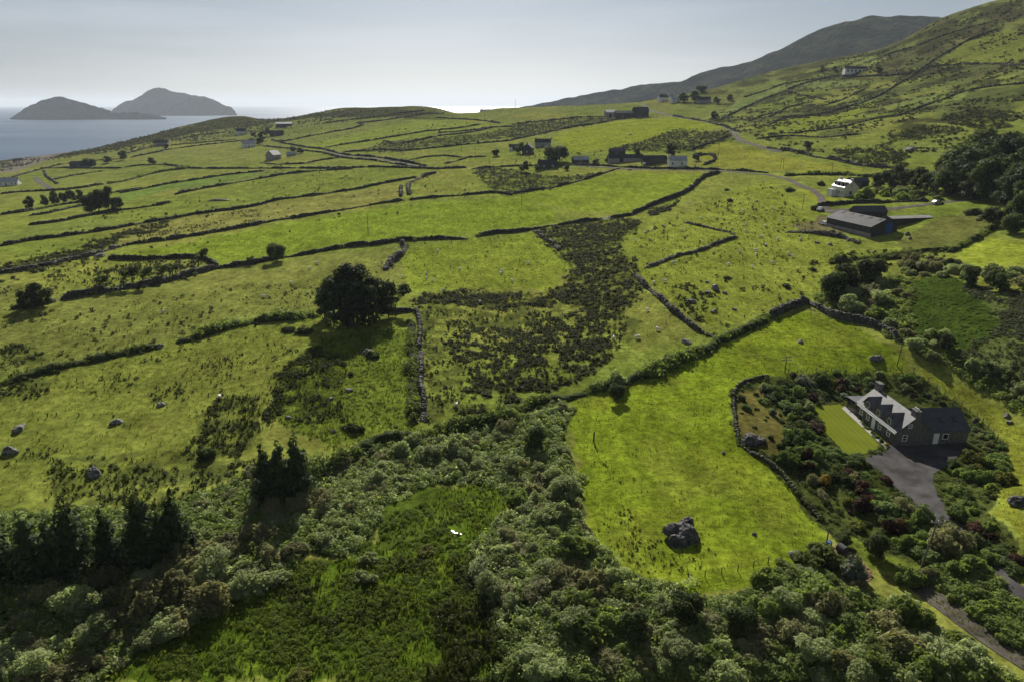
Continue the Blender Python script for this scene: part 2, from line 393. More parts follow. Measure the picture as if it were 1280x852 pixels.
# ---------------------------------------------------------------- the ground: colours of fields, heath and bog as they lie
MAIN = [(717,503),(755,490),(812,472),(880,441),(960,401),(1005,388),(1050,400),(1100,422),(1127,446),(1140,463),(1040,464),(950,468),(918,486),(910,508),(922,552),(960,580),(1000,625),(1040,672),(1010,700),(940,728),(885,746),(840,752),(800,746),(768,722),(744,688),(730,650),(724,615),(727,580),(722,552),(710,528)]
MEADOW = [(120,852),(180,822),(250,778),(300,760),(335,735),(365,712),(400,698),(440,692),(462,676),(474,655),(495,640),(525,630),(560,612),(600,603),(632,614),(640,632),(615,660),(588,685),(582,710),(598,740),(612,770),(628,800),(615,852)]
BOG = [(375,455),(400,425),(440,418),(520,408),(526,470),(523,540),(470,548),(420,560),(380,545),(330,520),(345,480)]
SCRUB_A = [(430,580),(470,552),(520,545),(585,545),(640,520),(700,505),(722,510),(705,545),(718,590),(724,640),(752,692),(800,722),(860,735),(700,852),(610,852),(600,740),(585,690),(600,665),(640,640),(620,605),(540,605),(470,640),(450,690),(390,690),(400,640)]
SCRUB_B = [(620,852),(700,745),(760,738),(800,752),(860,758),(930,742),(1010,715),(1060,735),(1130,760),(1190,800),(1280,852)]
SCRUB_C = [(-40,852),(-40,640),(60,640),(180,640),(240,620),(330,590),(400,570),(430,580),(400,640),(390,690),(330,735),(250,775),(120,852)]
HEATHS = [  # dark gorse and heather ground
 [(672,290),(707,281),(760,276),(798,274),(800,286),(778,298),(775,312),(795,330),(802,350),(800,368),(786,386),(757,403),(720,395),(700,372),(716,340),(690,312)],
 [(512,375),(560,365),(618,360),(650,368),(690,362),(720,352),(740,372),(690,382),(640,388),(570,378),(530,386)],
 [(560,420),(600,412),(640,418),(690,395),(740,390),(760,405),(762,440),(740,462),(700,480),(650,505),(600,520),(575,500),(590,470),(565,450)],
 [(588,211),(620,209),(650,214),(690,222),(750,217),(690,236),(640,244),(615,236),(600,224)],
 [(762,186),(800,178),(815,172),(850,162),(888,165),(912,163),(915,175),(880,186),(860,190),(800,190)],
 [(640,155),(690,150),(760,146),(775,150),(715,160),(677,168),(640,176)],
 [(0,332),(60,318),(100,312),(150,290),(212,276),(212,284),(180,292),(150,300),(110,322),(40,340),(0,345)],
 [(1042,188),(1080,186),(1130,192),(1135,207),(1090,208),(1055,200)],
 [(1107,168),(1140,160),(1190,158),(1210,162),(1190,170),(1150,174),(1112,178)],
 [(1177,146),(1210,138),(1260,140),(1265,160),(1225,162),(1190,156)],
 [(810,262),(835,258),(850,248),(838,262),(815,268)],
 [(480,178),(600,168),(640,160),(640,172),(560,182),(500,190),(440,190)],
]
RUSHY = [  # rough, half-tufted ground
 [(345,470),(380,440),(420,430),(440,470),(430,520),(380,530),(330,525)],
 [(520,385),(560,380),(760,395),(800,400),(780,440),(700,490),(600,525),(535,530),(530,440)],
 [(0,430),(40,430),(80,470),(40,500),(0,500)],
 [(250,520),(310,480),(330,520),(300,570),(240,570)],
 [(60,570),(250,560),(320,580),(200,640),(60,640)],
 [(640,370),(700,365),(800,400),(760,440),(640,500),(600,440)],
]
WETLAND = [(1140,350),(1190,345),(1250,370),(1285,395),(1285,445),(1200,440),(1140,415)]
REEDBED = [(1200,360),(1285,365),(1285,480),(1225,470),(1195,440),(1240,420),(1250,395)]
GARDEN = [(917,486),(950,470),(1040,465),(1142,466),(1178,492),(1210,512),(1238,538),(1256,560),(1262,590),(1240,640),(1280,700),(1240,720),(1140,712),(1060,690),(1010,640),(960,580),(924,553),(915,510)]
ORCHARD = [(917,488),(950,480),(965,510),(990,520),(985,545),(1000,575),(975,575),(945,560),(926,550),(918,515)]
STRIP = [(1142,462),(1168,468),(1208,484),(1250,510),(1290,536),(1285,700),(1250,640),(1262,590),(1256,560),(1238,538),(1210,512),(1178,492)]
CHIPS = [(1036,684),(1050,684),(1092,716),(1085,728),(1062,722),(1046,704)]
GLADE = [(1058,676),(1080,678),(1140,700),(1158,708),(1150,716),(1090,712)]
BARNFIELD = [(1122,300),(1175,272),(1250,262),(1240,280),(1190,312),(1130,318)]
PASTURES = [
 ([(-20,345),(110,372),(217,352),(330,328),(500,305),(505,365),(440,390),(345,398),(220,427),(-20,478)], (0.142, 0.158, 0.036)),
 ([(-20,490),(198,434),(345,402),(420,400),(330,500),(330,560),(200,600),(60,640),(-20,650)], (0.138, 0.160, 0.028)),
 ([(150,306),(320,279),(500,249),(500,233),(400,243),(320,256),(215,273),(140,286)], (0.176, 0.176, 0.046)),
 ([(40,300),(212,273),(320,255),(520,221),(440,213),(320,226),(220,245),(140,264),(40,281)], (0.138, 0.170, 0.030)),
 ([(150,241),(320,214),(440,211),(320,223),(230,238)], (0.118, 0.148, 0.042)),
 ([(0,305),(100,292),(140,286),(150,270),(40,283),(0,290)], (0.128, 0.160, 0.034)),
 ([(320,176),(370,182),(405,186),(330,200),(240,206),(240,190)], (0.150, 0.168, 0.042)),
 ([(700,300),(690,292),(775,312),(800,345),(890,412),(800,440),(760,400)], (0.150, 0.165, 0.034)), # (polygon, tint) fields that stand out as greener or yellower
 ([(140,320),(320,286),(500,256),(640,247),(690,262),(690,278),(640,288),(440,306),(330,326),(270,330),(250,322)], (0.146, 0.200, 0.019)),
 ([(500,312),(690,290),(715,335),(690,360),(560,362),(505,365)], (0.161, 0.202, 0.023)),
 ([(690,170),(760,152),(850,146),(880,152),(900,160),(850,168),(800,178),(750,188),(715,192)], (0.168, 0.202, 0.019)),
 ([(640,246),(780,215),(890,218),(850,242),(790,266),(720,264)], (0.153, 0.200, 0.019)),
 ([(780,300),(870,260),(960,225),(1030,260),(1060,320),(1010,372),(890,412),(805,350)], (0.168, 0.200, 0.028)),
 ([(870,190),(900,175),(950,190),(1080,214),(1060,220),(960,213),(890,208)], (0.184, 0.192, 0.028)),
 ([(360,188),(470,160),(540,148),(620,156),(540,168),(440,184)], (0.153, 0.192, 0.031)),
 ([(960,150),(1040,145),(1100,128),(1060,150),(1000,170),(955,170)], (0.161, 0.192, 0.028)),
 ([(1170,78),(1210,52),(1250,40),(1290,38),(1290,75),(1180,84)], (0.139, 0.160, 0.028)),
 ([(145,242),(220,228),(320,215),(300,224),(200,240),(150,255)], (0.120, 0.176, 0.036)),
 ([(1190,318),(1240,297),(1285,300),(1285,330),(1215,335)], (0.184, 0.222, 0.023)),
 ([(1000,235),(1030,242),(1050,250),(1030,255),(1005,245)], (0.189, 0.207, 0.023)),
 ([(1030,80),(1060,74),(1090,70),(1110,74),(1085,84),(1040,86)], (0.146, 0.174, 0.048)),
 ([(1000,102),(1060,100),(1110,102),(1060,108),(1010,110)], (0.134, 0.167, 0.048)),
 ([(930,120),(985,104),(1015,103),(985,110),(955,122),(920,140),(895,146)], (0.140, 0.180, 0.048)),
 ([(1060,182),(1110,178),(1200,170),(1240,178),(1180,196),(1130,192)], (0.146, 0.174, 0.038)),
 ([(1110,132),(1160,118),(1220,110),(1200,124),(1150,136)], (0.129, 0.161, 0.042)),
]
ROCKYSHORE = [(0,204),(60,193),(90,189),(60,200),(20,215),(0,218)]
PM = F / np.maximum(GY * CP - (GZ - ZC) * SP, 5)
PU, PV = project(GX, GY, GZ)
_w1 = fbm(GX / 5, GY / 5, 51, 3); _w2 = fbm(GX / 5, GY / 5, 61, 3)
WU = PU + _w1 * 2.2 * PM; WV = PV + _w2 * 1.2 * PM
C = np.empty(GX.shape + (4,), np.float32)
def paint(mask, col, a=1.0, mix=1.0):
    k = mask if mask.dtype != bool else mask.astype(float)
    k = (k * mix)[..., None]; C[..., :3] = C[..., :3] * (1 - k) + np.array(col) * k; C[..., 3] = C[..., 3] * (1 - k[..., 0]) + a * k[..., 0]
C[..., :3] = (0.156, 0.184, 0.032); C[..., 3] = 0.3
dist = np.hypot(GX, GY)
far = np.clip((dist - 350) / 600, 0, 1)
paint(far, (0.134, 0.152, 0.042), 0.3)
big = fbm(GX / 45, GY / 45, 71, 4)
paint(np.clip(big * 2.2, 0, 1), (0.185, 0.190, 0.042), 0.3, 0.7)
paint(np.clip(-big * 2.0 - 0.25, 0, 1), (0.105, 0.145, 0.022), 0.4, 0.7)
vis = GY > 10
hm_ = fbm(GX / 50, GY / 50, 83, 4)
# the mountainside: grass broken by heath
hill = vis & (dist > 250) & (PU > 780)
hk = np.clip((PU - 860 + 50 * hm_) / 60, 0, 1) * np.clip((196 - (1280 - PU) * 0.05 - PV + 14 * hm_) / 14, 0, 1)
hm = fbm(GX / 38, GY / 55, 81, 5)
up = np.clip((GZ - 70) / 90, 0, 1)
paint(np.where(hill, hk * np.clip((hm - 0.15 + 0.45 * up) * 5, 0, 1), 0), (0.066, 0.080, 0.026), 0.8, 0.85)
paint(np.where(hill, hk * np.clip((fbm(GX / 16, GY / 22, 87, 4) - 0.14 + 0.2 * up) * 6, 0, 1), 0), (0.036, 0.038, 0.015), 1.0, 0.85)
paint(np.where(hill & (up > 0.2), np.clip((fbm(GX / 80, GY / 30, 85, 4) - 0.1) * 3, 0, 1), 0), (0.10, 0.085, 0.04), 0.5, 0.6)
for poly, col in PASTURES: paint(vis & inpoly(WU, WV, poly), col, 0.25, 0.85)
rg = fbm(GX / 3.2, GY / 3.2, 91, 4)
for poly in RUSHY: paint(np.where(vis & inpoly(WU, WV, poly), np.clip((rg + 0.15) * 4, 0, 1), 0), (0.070, 0.085, 0.020), 0.8, 0.8)
# heath on the skyline towards the sea
paint(np.where(vis & (dist > 0.885 * np.interp(np.arctan2(GX, GY), _cx[:, 0], _cx[:, 1])) & (PU < 640), np.clip((fbm(GX / 30, GY / 30, 95, 4) + 0.6) * 3, 0, 1) * np.clip((575 - PU + 40 * hm_) / 60, 0, 1), 0), (0.035, 0.036, 0.016), 0.8, 0.85)
for k_, poly in enumerate(HEATHS): paint(np.where(vis & inpoly(WU, WV, poly), np.clip((rg + (0.0 if k_ == 2 else 0.3)) * 2.5, 0, 1), 0), (0.036, 0.041, 0.013), 1.0, 0.9)
paint(np.where(vis & inpoly(WU, WV, BOG), 1.0, 0), (0.092, 0.130, 0.014), 0.9, 0.8)
paint(np.where(vis & inpoly(WU, WV, RUSHY[0]), np.clip((rg + 0.3) * 3, 0, 1), 0), (0.036, 0.046, 0.010), 1.0, 0.8)
paint(vis & inpoly(WU, WV, MAIN), (0.142, 0.192, 0.014), 0.6)
paint(np.where(vis & inpoly(WU, WV, MAIN), np.clip((fbm(GX / 8, GY / 8, 101, 4) - 0.02) * 3, 0, 1), 0), (0.135, 0.150, 0.022), 0.8, 0.5)
paint(np.where(vis & inpoly(WU, WV, MAIN), np.clip((fbm(GX / 14, GY / 5, 105, 3) - 0.05) * 3, 0, 1), 0), (0.178, 0.222, 0.018), 0.5, 0.6)
paint(vis & inpoly(WU, WV, WETLAND), (0.040, 0.066, 0.010), 0.9)
paint(vis & inpoly(WU, WV, REEDBED), (0.085, 0.105, 0.030), 0.9)
paint(vis & inpoly(WU, WV, MEADOW), (0.070, 0.112, 0.010), 1.0)
paint(np.where(vis & inpoly(WU, WV, MEADOW), np.clip(rg * 3, 0, 1), 0), (0.115, 0.160, 0.016), 1.0, 0.7)
for s_ in (SCRUB_A, SCRUB_B, SCRUB_C): paint(vis & inpoly(WU, WV, s_), (0.050, 0.068, 0.018), 1.0, 0.9)
paint(vis & inpoly(WU, WV, [(470,640),(500,612),(560,605),(590,620),(560,650),(500,690),(460,690)]), (0.072, 0.105, 0.013), 0.6)
paint(vis & inpoly(WU, WV, GARDEN), (0.055, 0.068, 0.016), 0.8)
paint(vis & inpoly(WU, WV, ORCHARD), (0.115, 0.105, 0.028), 0.5)
paint(vis & inpoly(WU, WV, STRIP), (0.150, 0.168, 0.022), 0.4)
paint(vis & inpoly(WU, WV, GLADE), (0.11, 0.14, 0.02), 0.4)
paint(vis & inpoly(WU, WV, CHIPS), (0.20, 0.14, 0.08), 1.0)
paint(vis & inpoly(WU, WV, BARNFIELD), (0.105, 0.115, 0.028), 0.5)
paint(vis & inpoly(WU, WV, [(985,282),(1035,270),(1055,290),(1035,294),(1000,290)]), (0.12, 0.10, 0.055), 0.6, 0.8)
paint(vis & inpoly(WU, WV, ROCKYSHORE), (0.16, 0.145, 0.12), 0.9, 0.85)
cliff = (GZ < 12) | (_t > 25)
paint(cliff & (GZ < ZC * 0.5), (0.12, 0.115, 0.105), 1.0, 0.9)
na, nl = GX.shape
V = np.stack([GX, GY, GZ], -1).reshape(-1, 3)
ii = np.arange(na - 1)[:, None] * nl + np.arange(nl - 1)[None]
Fq = np.stack([ii, ii + nl, ii + nl + 1, ii + 1], -1).reshape(-1, 4)[:, ::-1]
# join the seam behind the camera and close the patch right under it
js = np.arange(nl - 1); seam = np.stack([(na - 1) * nl + js, js, js + 1, (na - 1) * nl + js + 1], -1)[:, ::-1]
ground = mesh_np('ground', V, np.concatenate([Fq, seam]), None, True)
struct(ground, 'grassy hillside of small fields falling towards the sea', 'ground')
at_ = ground.data.color_attributes.new('cover', 'FLOAT_COLOR', 'POINT')
at_.data.foreach_set('color', C.reshape(-1))
def ground_mat():
    m, nt, b = _mat('ground_cover'); L = nt.links.new
    geo = N(nt, 'ShaderNodeNewGeometry'); ca = N(nt, 'ShaderNodeVertexColor', layer_name='cover')
    def noise(scale, det, rough=0.55, stretch=None):
        n = N(nt, 'ShaderNodeTexNoise'); n.inputs['Scale'].default_value = scale; n.inputs['Detail'].default_value = det; n.inputs['Roughness'].default_value = rough
        if stretch:
            mp = N(nt, 'ShaderNodeMapping'); mp.inputs['Scale'].default_value = stretch; mp.inputs['Rotation'].default_value = (0, 0, 0.5)
            L(geo.outputs['Position'], mp.inputs['Vector']); L(mp.outputs[0], n.inputs['Vector'])
        else: L(geo.outputs['Position'], n.inputs['Vector'])
        return n.outputs['Fac']
    def rngm(x, lo, hi, a=0.3, c=0.7):
        r = N(nt, 'ShaderNodeMapRange'); r.inputs['From Min'].default_value = a; r.inputs['From Max'].default_value = c
        r.inputs['To Min'].default_value = lo; r.inputs['To Max'].default_value = hi; L(x, r.inputs['Value']); return r.outputs[0]
    def mul(a, c):
        x = N(nt, 'ShaderNodeMath', operation='MULTIPLY'); L(a, x.inputs[0]); L(c, x.inputs[1]); return x.outputs[0]
    broad = noise(0.07, 5); tuft = noise(0.75, 6, 0.65); fine = noise(4.0, 3, 0.7); streak = noise(0.35, 4, 0.6, (1.0, 0.35, 1.0))
    k = mul(mul(rngm(broad, 0.78, 1.22), rngm(tuft, 0.55, 1.45)), mul(rngm(fine, 0.85, 1.15), rngm(streak, 0.72, 1.28)))
    sc = N(nt, 'ShaderNodeVectorMath', operation='SCALE'); L(ca.outputs['Color'], sc.inputs[0]); L(k, sc.inputs['Scale'])
    # dry straw tones here and there
    mix = N(nt, 'ShaderNodeMix', data_type='RGBA'); L(rngm(noise(0.22, 6, 0.7), 0.0, 0.45, 0.52, 0.72), mix.inputs['Factor'])
    L(sc.outputs[0], mix.inputs['A'])
    dry = N(nt, 'ShaderNodeVectorMath', operation='MULTIPLY'); dry.inputs[1].default_value = (1.12, 0.86, 1.15); L(sc.outputs[0], dry.inputs[0]); L(dry.outputs[0], mix.inputs['B'])
    L(mix.outputs['Result'], b.inputs['Base Color'])
    b.inputs['Roughness'].default_value = 1.0; b.inputs['Specular IOR Level'].default_value = 0.0
    hsum = N(nt, 'ShaderNodeMath', operation='MULTIPLY_ADD'); L(fine, hsum.inputs[0]); hsum.inputs[1].default_value = 0.18; L(tuft, hsum.inputs[2])
    bp = N(nt, 'ShaderNodeBump'); bp.inputs['Distance'].default_value = 0.55
    st = N(nt, 'ShaderNodeMath', operation='MULTIPLY_ADD'); L(ca.outputs['Alpha'], st.inputs[0]); st.inputs[1].default_value = 0.75; st.inputs[2].default_value = 0.18
    L(st.outputs[0], bp.inputs['Strength']); L(hsum.outputs[0], bp.inputs['Height']); L(bp.outputs[0], b.inputs['Normal'])
    # grass lets light through from behind
    tr = N(nt, 'ShaderNodeBsdfTranslucent')
    return m
ground.data.materials.append(ground_mat())

# ---------------------------------------------------------------- sea, far hill, islands
def sea_mat():
    m, nt, b = _mat('sea_water'); L = nt.links.new
    geo = N(nt, 'ShaderNodeNewGeometry')
    b.inputs['Base Color'].default_value = (0.020, 0.055, 0.105, 1); b.inputs['Specular IOR Level'].default_value = 0.3; b.inputs['Roughness'].default_value = 0.34; b.inputs['IOR'].default_value = 1.33
    n1 = N(nt, 'ShaderNodeTexNoise'); n1.inputs['Scale'].default_value = 0.02; n1.inputs['Detail'].default_value = 5
    mp = N(nt, 'ShaderNodeMapping'); mp.inputs['Scale'].default_value = (0.5, 1.4, 1); L(geo.outputs['Position'], mp.inputs[0]); L(mp.outputs[0], n1.inputs['Vector'])
    bp = N(nt, 'ShaderNodeBump'); bp.inputs['Strength'].default_value = 0.35; bp.inputs['Distance'].default_value = 6.0
    L(n1.outputs['Fac'], bp.inputs['Height']); L(bp.outputs[0], b.inputs['Normal'])
    n2 = N(nt, 'ShaderNodeTexNoise'); n2.inputs['Scale'].default_value = 0.0012; n2.inputs['Detail'].default_value = 3
    mp2 = N(nt, 'ShaderNodeMapping'); mp2.inputs['Scale'].default_value = (0.35, 1.6, 1); L(geo.outputs['Position'], mp2.inputs[0]); L(mp2.outputs[0], n2.inputs['Vector'])
    r = N(nt, 'ShaderNodeMapRange'); r.inputs['From Min'].default_value = 0.35; r.inputs['From Max'].default_value = 0.65; r.inputs['To Min'].default_value = 0.28; r.inputs['To Max'].default_value = 0.42
    L(n2.outputs['Fac'], r.inputs['Value']); L(r.outputs[0], b.inputs['Roughness'])
    return m
_a = np.linspace(0, 2 * np.pi, 97)[:-1]; _r = np.array([60, 400, 900, 1500, 2500, 4500, 8000, 14000, 25000, 45000.0])
sv = np.stack([np.outer(_r, np.sin(_a)), np.outer(_r, np.cos(_a)), np.zeros((len(_r), 96))], -1).reshape(-1, 3)
sf = np.array([(i * 96 + k, i * 96 + (k + 1) % 96, (i + 1) * 96 + (k + 1) % 96, (i + 1) * 96 + k) for i in range(len(_r) - 1) for k in range(96)])
sea = mesh_np('sea', sv, sf[:, ::-1], sea_mat()); struct(sea, 'grey blue sea reaching the horizon beyond the fields', 'sea')
# normals up
def hill_sheet(name, ridge, front, back, ncross, seed, rough, mat, zmin=-8, power=1.25):
    """a hill of real depth along a ridge line [(u, v, y)]: FRONT and BACK are metres of run per metre of height"""
    R = []
    for u, v, y in ridge:
        dx, dy, dz = ray(u, v); t = y / dy; R.append((t * dx, y, ZC + t * dz))
    R = np.array(R); n = 240
    s = np.concatenate([[0], np.cumsum(np.hypot(np.diff(R[:, 0]), np.diff(R[:, 1])))])
    q = np.linspace(0, s[-1], n); P = np.stack([np.interp(q, s, R[:, k]) for k in range(3)], -1)
    P[:, 2] += rough * 0.25 * fbm(q / 60, q * 0, seed, 3)
    H = np.maximum(P[:, 2] - zmin, 2)
    w = np.concatenate([-np.linspace(1, 0, ncross) , np.linspace(0, 1, ncross // 2)[1:]])
    vv = []
    for wj in w:
        run = H * (front if wj < 0 else back) * abs(wj)
        dirx = -P[:, 0] / np.hypot(P[:, 0], P[:, 1]) * 0.35; 
        x = P[:, 0] - np.sign(wj) * run * dirx * 0 ; y = P[:, 1] + np.sign(wj) * run
        z = zmin + H * (1 - abs(wj)) ** power if wj < 0 else zmin + H * (1 - abs(wj) ** 1.5)
        fade = np.minimum(1, abs(wj) * 5) * (1 - abs(wj)) ** 0.5
        z = z + rough * fade * (fbm(x / 190, y / 190, seed + 5, 5) + 0.5 * fbm(x / 50, y / 50, seed + 9, 4)) - (0 if wj < 0 else 6 * abs(wj))
        vv.append(np.stack([x, y, z], -1))
    vv = np.stack(vv, 1); k = vv.shape[1]
    idx = np.arange(n - 1)[:, None] * k + np.arange(k - 1)[None]
    return mesh_np(name, vv.reshape(-1, 3), np.stack([idx, idx + k, idx + k + 1, idx + 1], -1).reshape(-1, 4), mat, True)
def moor_mat(name, dark, mid, green, scale=0.010):
    m, nt, b = _mat(name); L = nt.links.new
    geo = N(nt, 'ShaderNodeNewGeometry')
    n1 = N(nt, 'ShaderNodeTexNoise'); n1.inputs['Scale'].default_value = scale; n1.inputs['Detail'].default_value = 9; n1.inputs['Roughness'].default_value = 0.6
    mp = N(nt, 'ShaderNodeMapping'); mp.inputs['Scale'].default_value = (1, 0.55, 2.5); L(geo.outputs['Position'], mp.inputs[0]); L(mp.outputs[0], n1.inputs['Vector'])
    cr = N(nt, 'ShaderNodeValToRGB'); e = cr.color_ramp.elements; e[0].position = 0.36; e[0].color = (*dark, 1); e[1].position = 0.66; e[1].color = (*green, 1)
    x = e.new(0.52); x.color = (*mid, 1)
    L(n1.outputs['Fac'], cr.inputs[0]); L(cr.outputs[0], b.inputs['Base Color']); b.inputs['Roughness'].default_value = 1.0; b.inputs['Specular IOR Level'].default_value = 0.0
    n2 = N(nt, 'ShaderNodeTexNoise'); n2.inputs['Scale'].default_value = scale * 6; n2.inputs['Detail'].default_value = 6
    L(geo.outputs['Position'], n2.inputs['Vector'])
    bp = N(nt, 'ShaderNodeBump'); bp.inputs['Strength'].default_value = 1.0; bp.inputs['Distance'].default_value = 14; L(n2.outputs['Fac'], bp.inputs['Height']); L(bp.outputs[0], b.inputs['Normal'])
    return m
fh = hill_sheet('far_hill', [(600,137,3300),(645,135,3200),(690,128,3050),(720,121,2950),(750,116,2850),(790,108.5,2750),(820,104.5,2650),(850,102,2580),(870,94,2500),(890,86,2450),(920,81,2400),(940,78,2350),(960,67,2300),(985,56,2250),(1010,44,2200),(1035,33,2150),(1057,25.5,2120),(1075,25.5,2100),(1090,21,2080),(1120,18,2050),(1140,19,2030),(1170,22,2000),(1250,30,1950),(1400,50,1900)],
    2.6, 2.2, 40, 200, 26, moor_mat('moorland', (0.014, 0.017, 0.010), (0.032, 0.036, 0.022), (0.062, 0.072, 0.036)))
struct(fh, 'hazy heather mountain rising behind the nearer slope', 'mountain')
im = moor_mat('island_heath', (0.016, 0.018, 0.016), (0.028, 0.03, 0.024), (0.045, 0.048, 0.034), 0.006)
i1 = hill_sheet('island', [(12,146.8,4900),(23,141,4900),(30,137,4900),(38,131.5,4900),(50,126.5,4900),(60,123.5,4900),(68,121.5,4900),(74,121,4900),(84,123,4900),(95,126,4900),(105,129.5,4900),(118,133,4900),(131,138.5,4900),(140,141,4900),(155,142,4880),(172,142.5,4860),(190,143.5,4850),(207,146.7,4850)], 1.3, 2.0, 40, 300, 34, im, -6, 0.8)
struct(i1, 'lower dark island with a long flat spit in the sea', 'island')
i2 = hill_sheet('island', [(134,143,6700),(139,140,6700),(150,131,6700),(158,127,6700),(165,125,6700),(174,120,6700),(180,116,6700),(187,112,6700),(193,110.3,6700),(200,111,6700),(210,113.5,6700),(222,116,6700),(235,118.5,6700),(250,120.5,6700),(262,123,6700),(272,128,6700),(280,132,6700),(288,137,6700),(295,142.5,6700)], 1.3, 2.0, 40, 320, 52, im, -6, 0.8)
struct(i2, 'taller pointed grey island on the horizon', 'island')

# ---------------------------------------------------------------- roads, drive, lawn as sheets just over the ground
def line3d(pts, step=None, n_per_px=1.2, lift=0.0):
    pts = np.array(pts, float); seg = np.hypot(np.diff(pts[:, 0]), np.diff(pts[:, 1])); s = np.concatenate([[0], np.cumsum(seg)])
    q = np.linspace(0, s[-1], max(4, int(s[-1] * n_per_px)))
    P = pos(np.interp(q, s, pts[:, 0]), np.interp(q, s, pts[:, 1]))
    d = np.concatenate([[0], np.cumsum(np.hypot(np.diff(P[:, 0]), np.diff(P[:, 1])))])
    k = d[1:] > d[:-1] + 1e-4; keep = np.concatenate([[True], k]); P, d = P[keep], d[keep]
    if step is None: step = max(0.4, 0.0035 * np.hypot(P[:, 0], P[:, 1]).mean())
    m = max(3, int(d[-1] / step) + 1); q = np.linspace(0, d[-1], m)
    x = np.interp(q, d, P[:, 0]); y = np.interp(q, d, P[:, 1])
    for _ in range(2):
        x[1:-1] = (x[:-2] + 2 * x[1:-1] + x[2:]) / 4; y[1:-1] = (y[:-2] + 2 * y[1:-1] + y[2:]) / 4
    return np.stack([x, y, zt(x, y) + lift], -1)
def ribbon(name, pts, width, mat, lift=0.07):
    P = line3d(pts, 1.0); T = np.gradient(P[:, :2], axis=0); T /= np.linalg.norm(T, axis=1)[:, None] + 1e-9; Nn = np.stack([-T[:, 1], T[:, 0]], -1)
    offs = np.linspace(-0.5, 0.5, 7); vv = []
    jit = 0.12 * width * vnoise(np.arange(len(P)) / 4.0, np.zeros(len(P)), 5)
    for o in offs:
        xy = P[:, :2] + Nn * (o * (width + jit * (abs(o) > 0.4)))[:, None]
        vv.append(np.concatenate([xy, (zt(xy[:, 0], xy[:, 1]) + lift)[:, None]], 1))
    vv = np.stack(vv, 1); k = len(offs); idx = np.arange(len(P) - 1)[:, None] * k + np.arange(k - 1)[None]
    return mesh_np(name, vv.reshape(-1, 3), np.stack([idx, idx + k, idx + k + 1, idx + 1], -1).reshape(-1, 4)[:, ::-1], mat, True)
def sheet(name, poly, mat, cell=0.2, lift=0.06):
    P = pos([p[0] for p in poly], [p[1] for p in poly])
    xs = np.arange(P[:, 0].min(), P[:, 0].max() + cell, cell); ys = np.arange(P[:, 1].min(), P[:, 1].max() + cell, cell)
    X, Y = np.meshgrid(xs, ys, indexing='ij'); Z = zt(X, Y) + lift
    ins = inpoly((X[:-1, :-1] + X[1:, 1:]) / 2, (Y[:-1, :-1] + Y[1:, 1:]) / 2, [(p[0], p[1]) for p in P])
    ny = len(ys); i, j = np.nonzero(ins); f = np.stack([i * ny + j, (i + 1) * ny + j, (i + 1) * ny + j + 1, i * ny + j + 1], -1)
    used = np.unique(f); remap = np.full(X.size, -1); remap[used] = np.arange(len(used))
    return mesh_np(name, np.stack([X, Y, Z], -1).reshape(-1, 3)[used], remap[f], mat, True)
LAWN = [(1018,507),(1053,505),(1102,559),(1071,571),(1057,567),(1029,538)]
DRIVE = [(1074,575),(1110,563),(1112,557),(1119,549),(1200,549),(1208,556),(1202,566),(1180,585),(1167,592),(1166,604),(1184,640),(1160,648),(1140,625),(1115,608),(1100,588)]
PATHP = [(1052,510),(1056,508),(1112,558),(1107,561)]
struct(sheet('lawn', LAWN, M['lawn'], 0.15, 0.07), 'mown rectangular lawn in front of the slate cottage', 'lawn')
struct(sheet('driveway', DRIVE, M['tarmac'], 0.15, 0.06), 'dark tarmac drive beside the slate cottage', 'driveway')
struct(sheet('garden_path', PATHP, M['path'], 0.12, 0.11), 'pale paved path between lawn and cottage', 'path')
struct(ribbon('driveway_lane', [(1172,640),(1200,672),(1225,697),(1242,714),(1262,732),(1290,752)], 2.7, M['tarmac']), 'tarmac lane curving down from the cottage drive', 'lane')
struct(ribbon('farm_track', [(1146,730),(1158,740),(1180,755),(1212,780),(1245,803),(1290,832)], 2.7, M['track']), 'bare stony track among the scrub below the cottage', 'track')
struct(ribbon('country_road', [(700,206),(742,209),(785,211.5),(830,212),(870,213),(910,214.5),(960,219),(985,224),(1000,232),(1016,238),(1026,246),(1029,256),(1035,266)], 3.2, M['track']), 'narrow country road leading past houses to the barn', 'road')
struct(ribbon('hill_road', [(800,129),(806,132.5),(812,138),(830,143),(848,147),(880,152),(905,157.5),(915,163),(921,171),(925,176),(945,182),(975,190)], 4.2, M['track']), 'pale road climbing between heath and hillside fields', 'road')
struct(ribbon('yard_track', [(1035,266),(1048,263),(1065,262),(1090,261),(1110,262),(1140,258),(1172,254),(1200,251.5),(1225,249)], 4.5, M['track']), 'grey farm track running from the barn under trees', 'track')
struct(ribbon('coast_lane', [(44,222),(49,228),(58,233),(68,238)], 4.5, M['track']), 'grey lane bending through the seaward fields', 'lane')
struct(ribbon('field_lane', [(405,188),(432,195.5),(470,198),(507,204.5),(535,210.5)], 2.6, M['track']), 'lane between two dark walls on the ridge fields', 'lane')
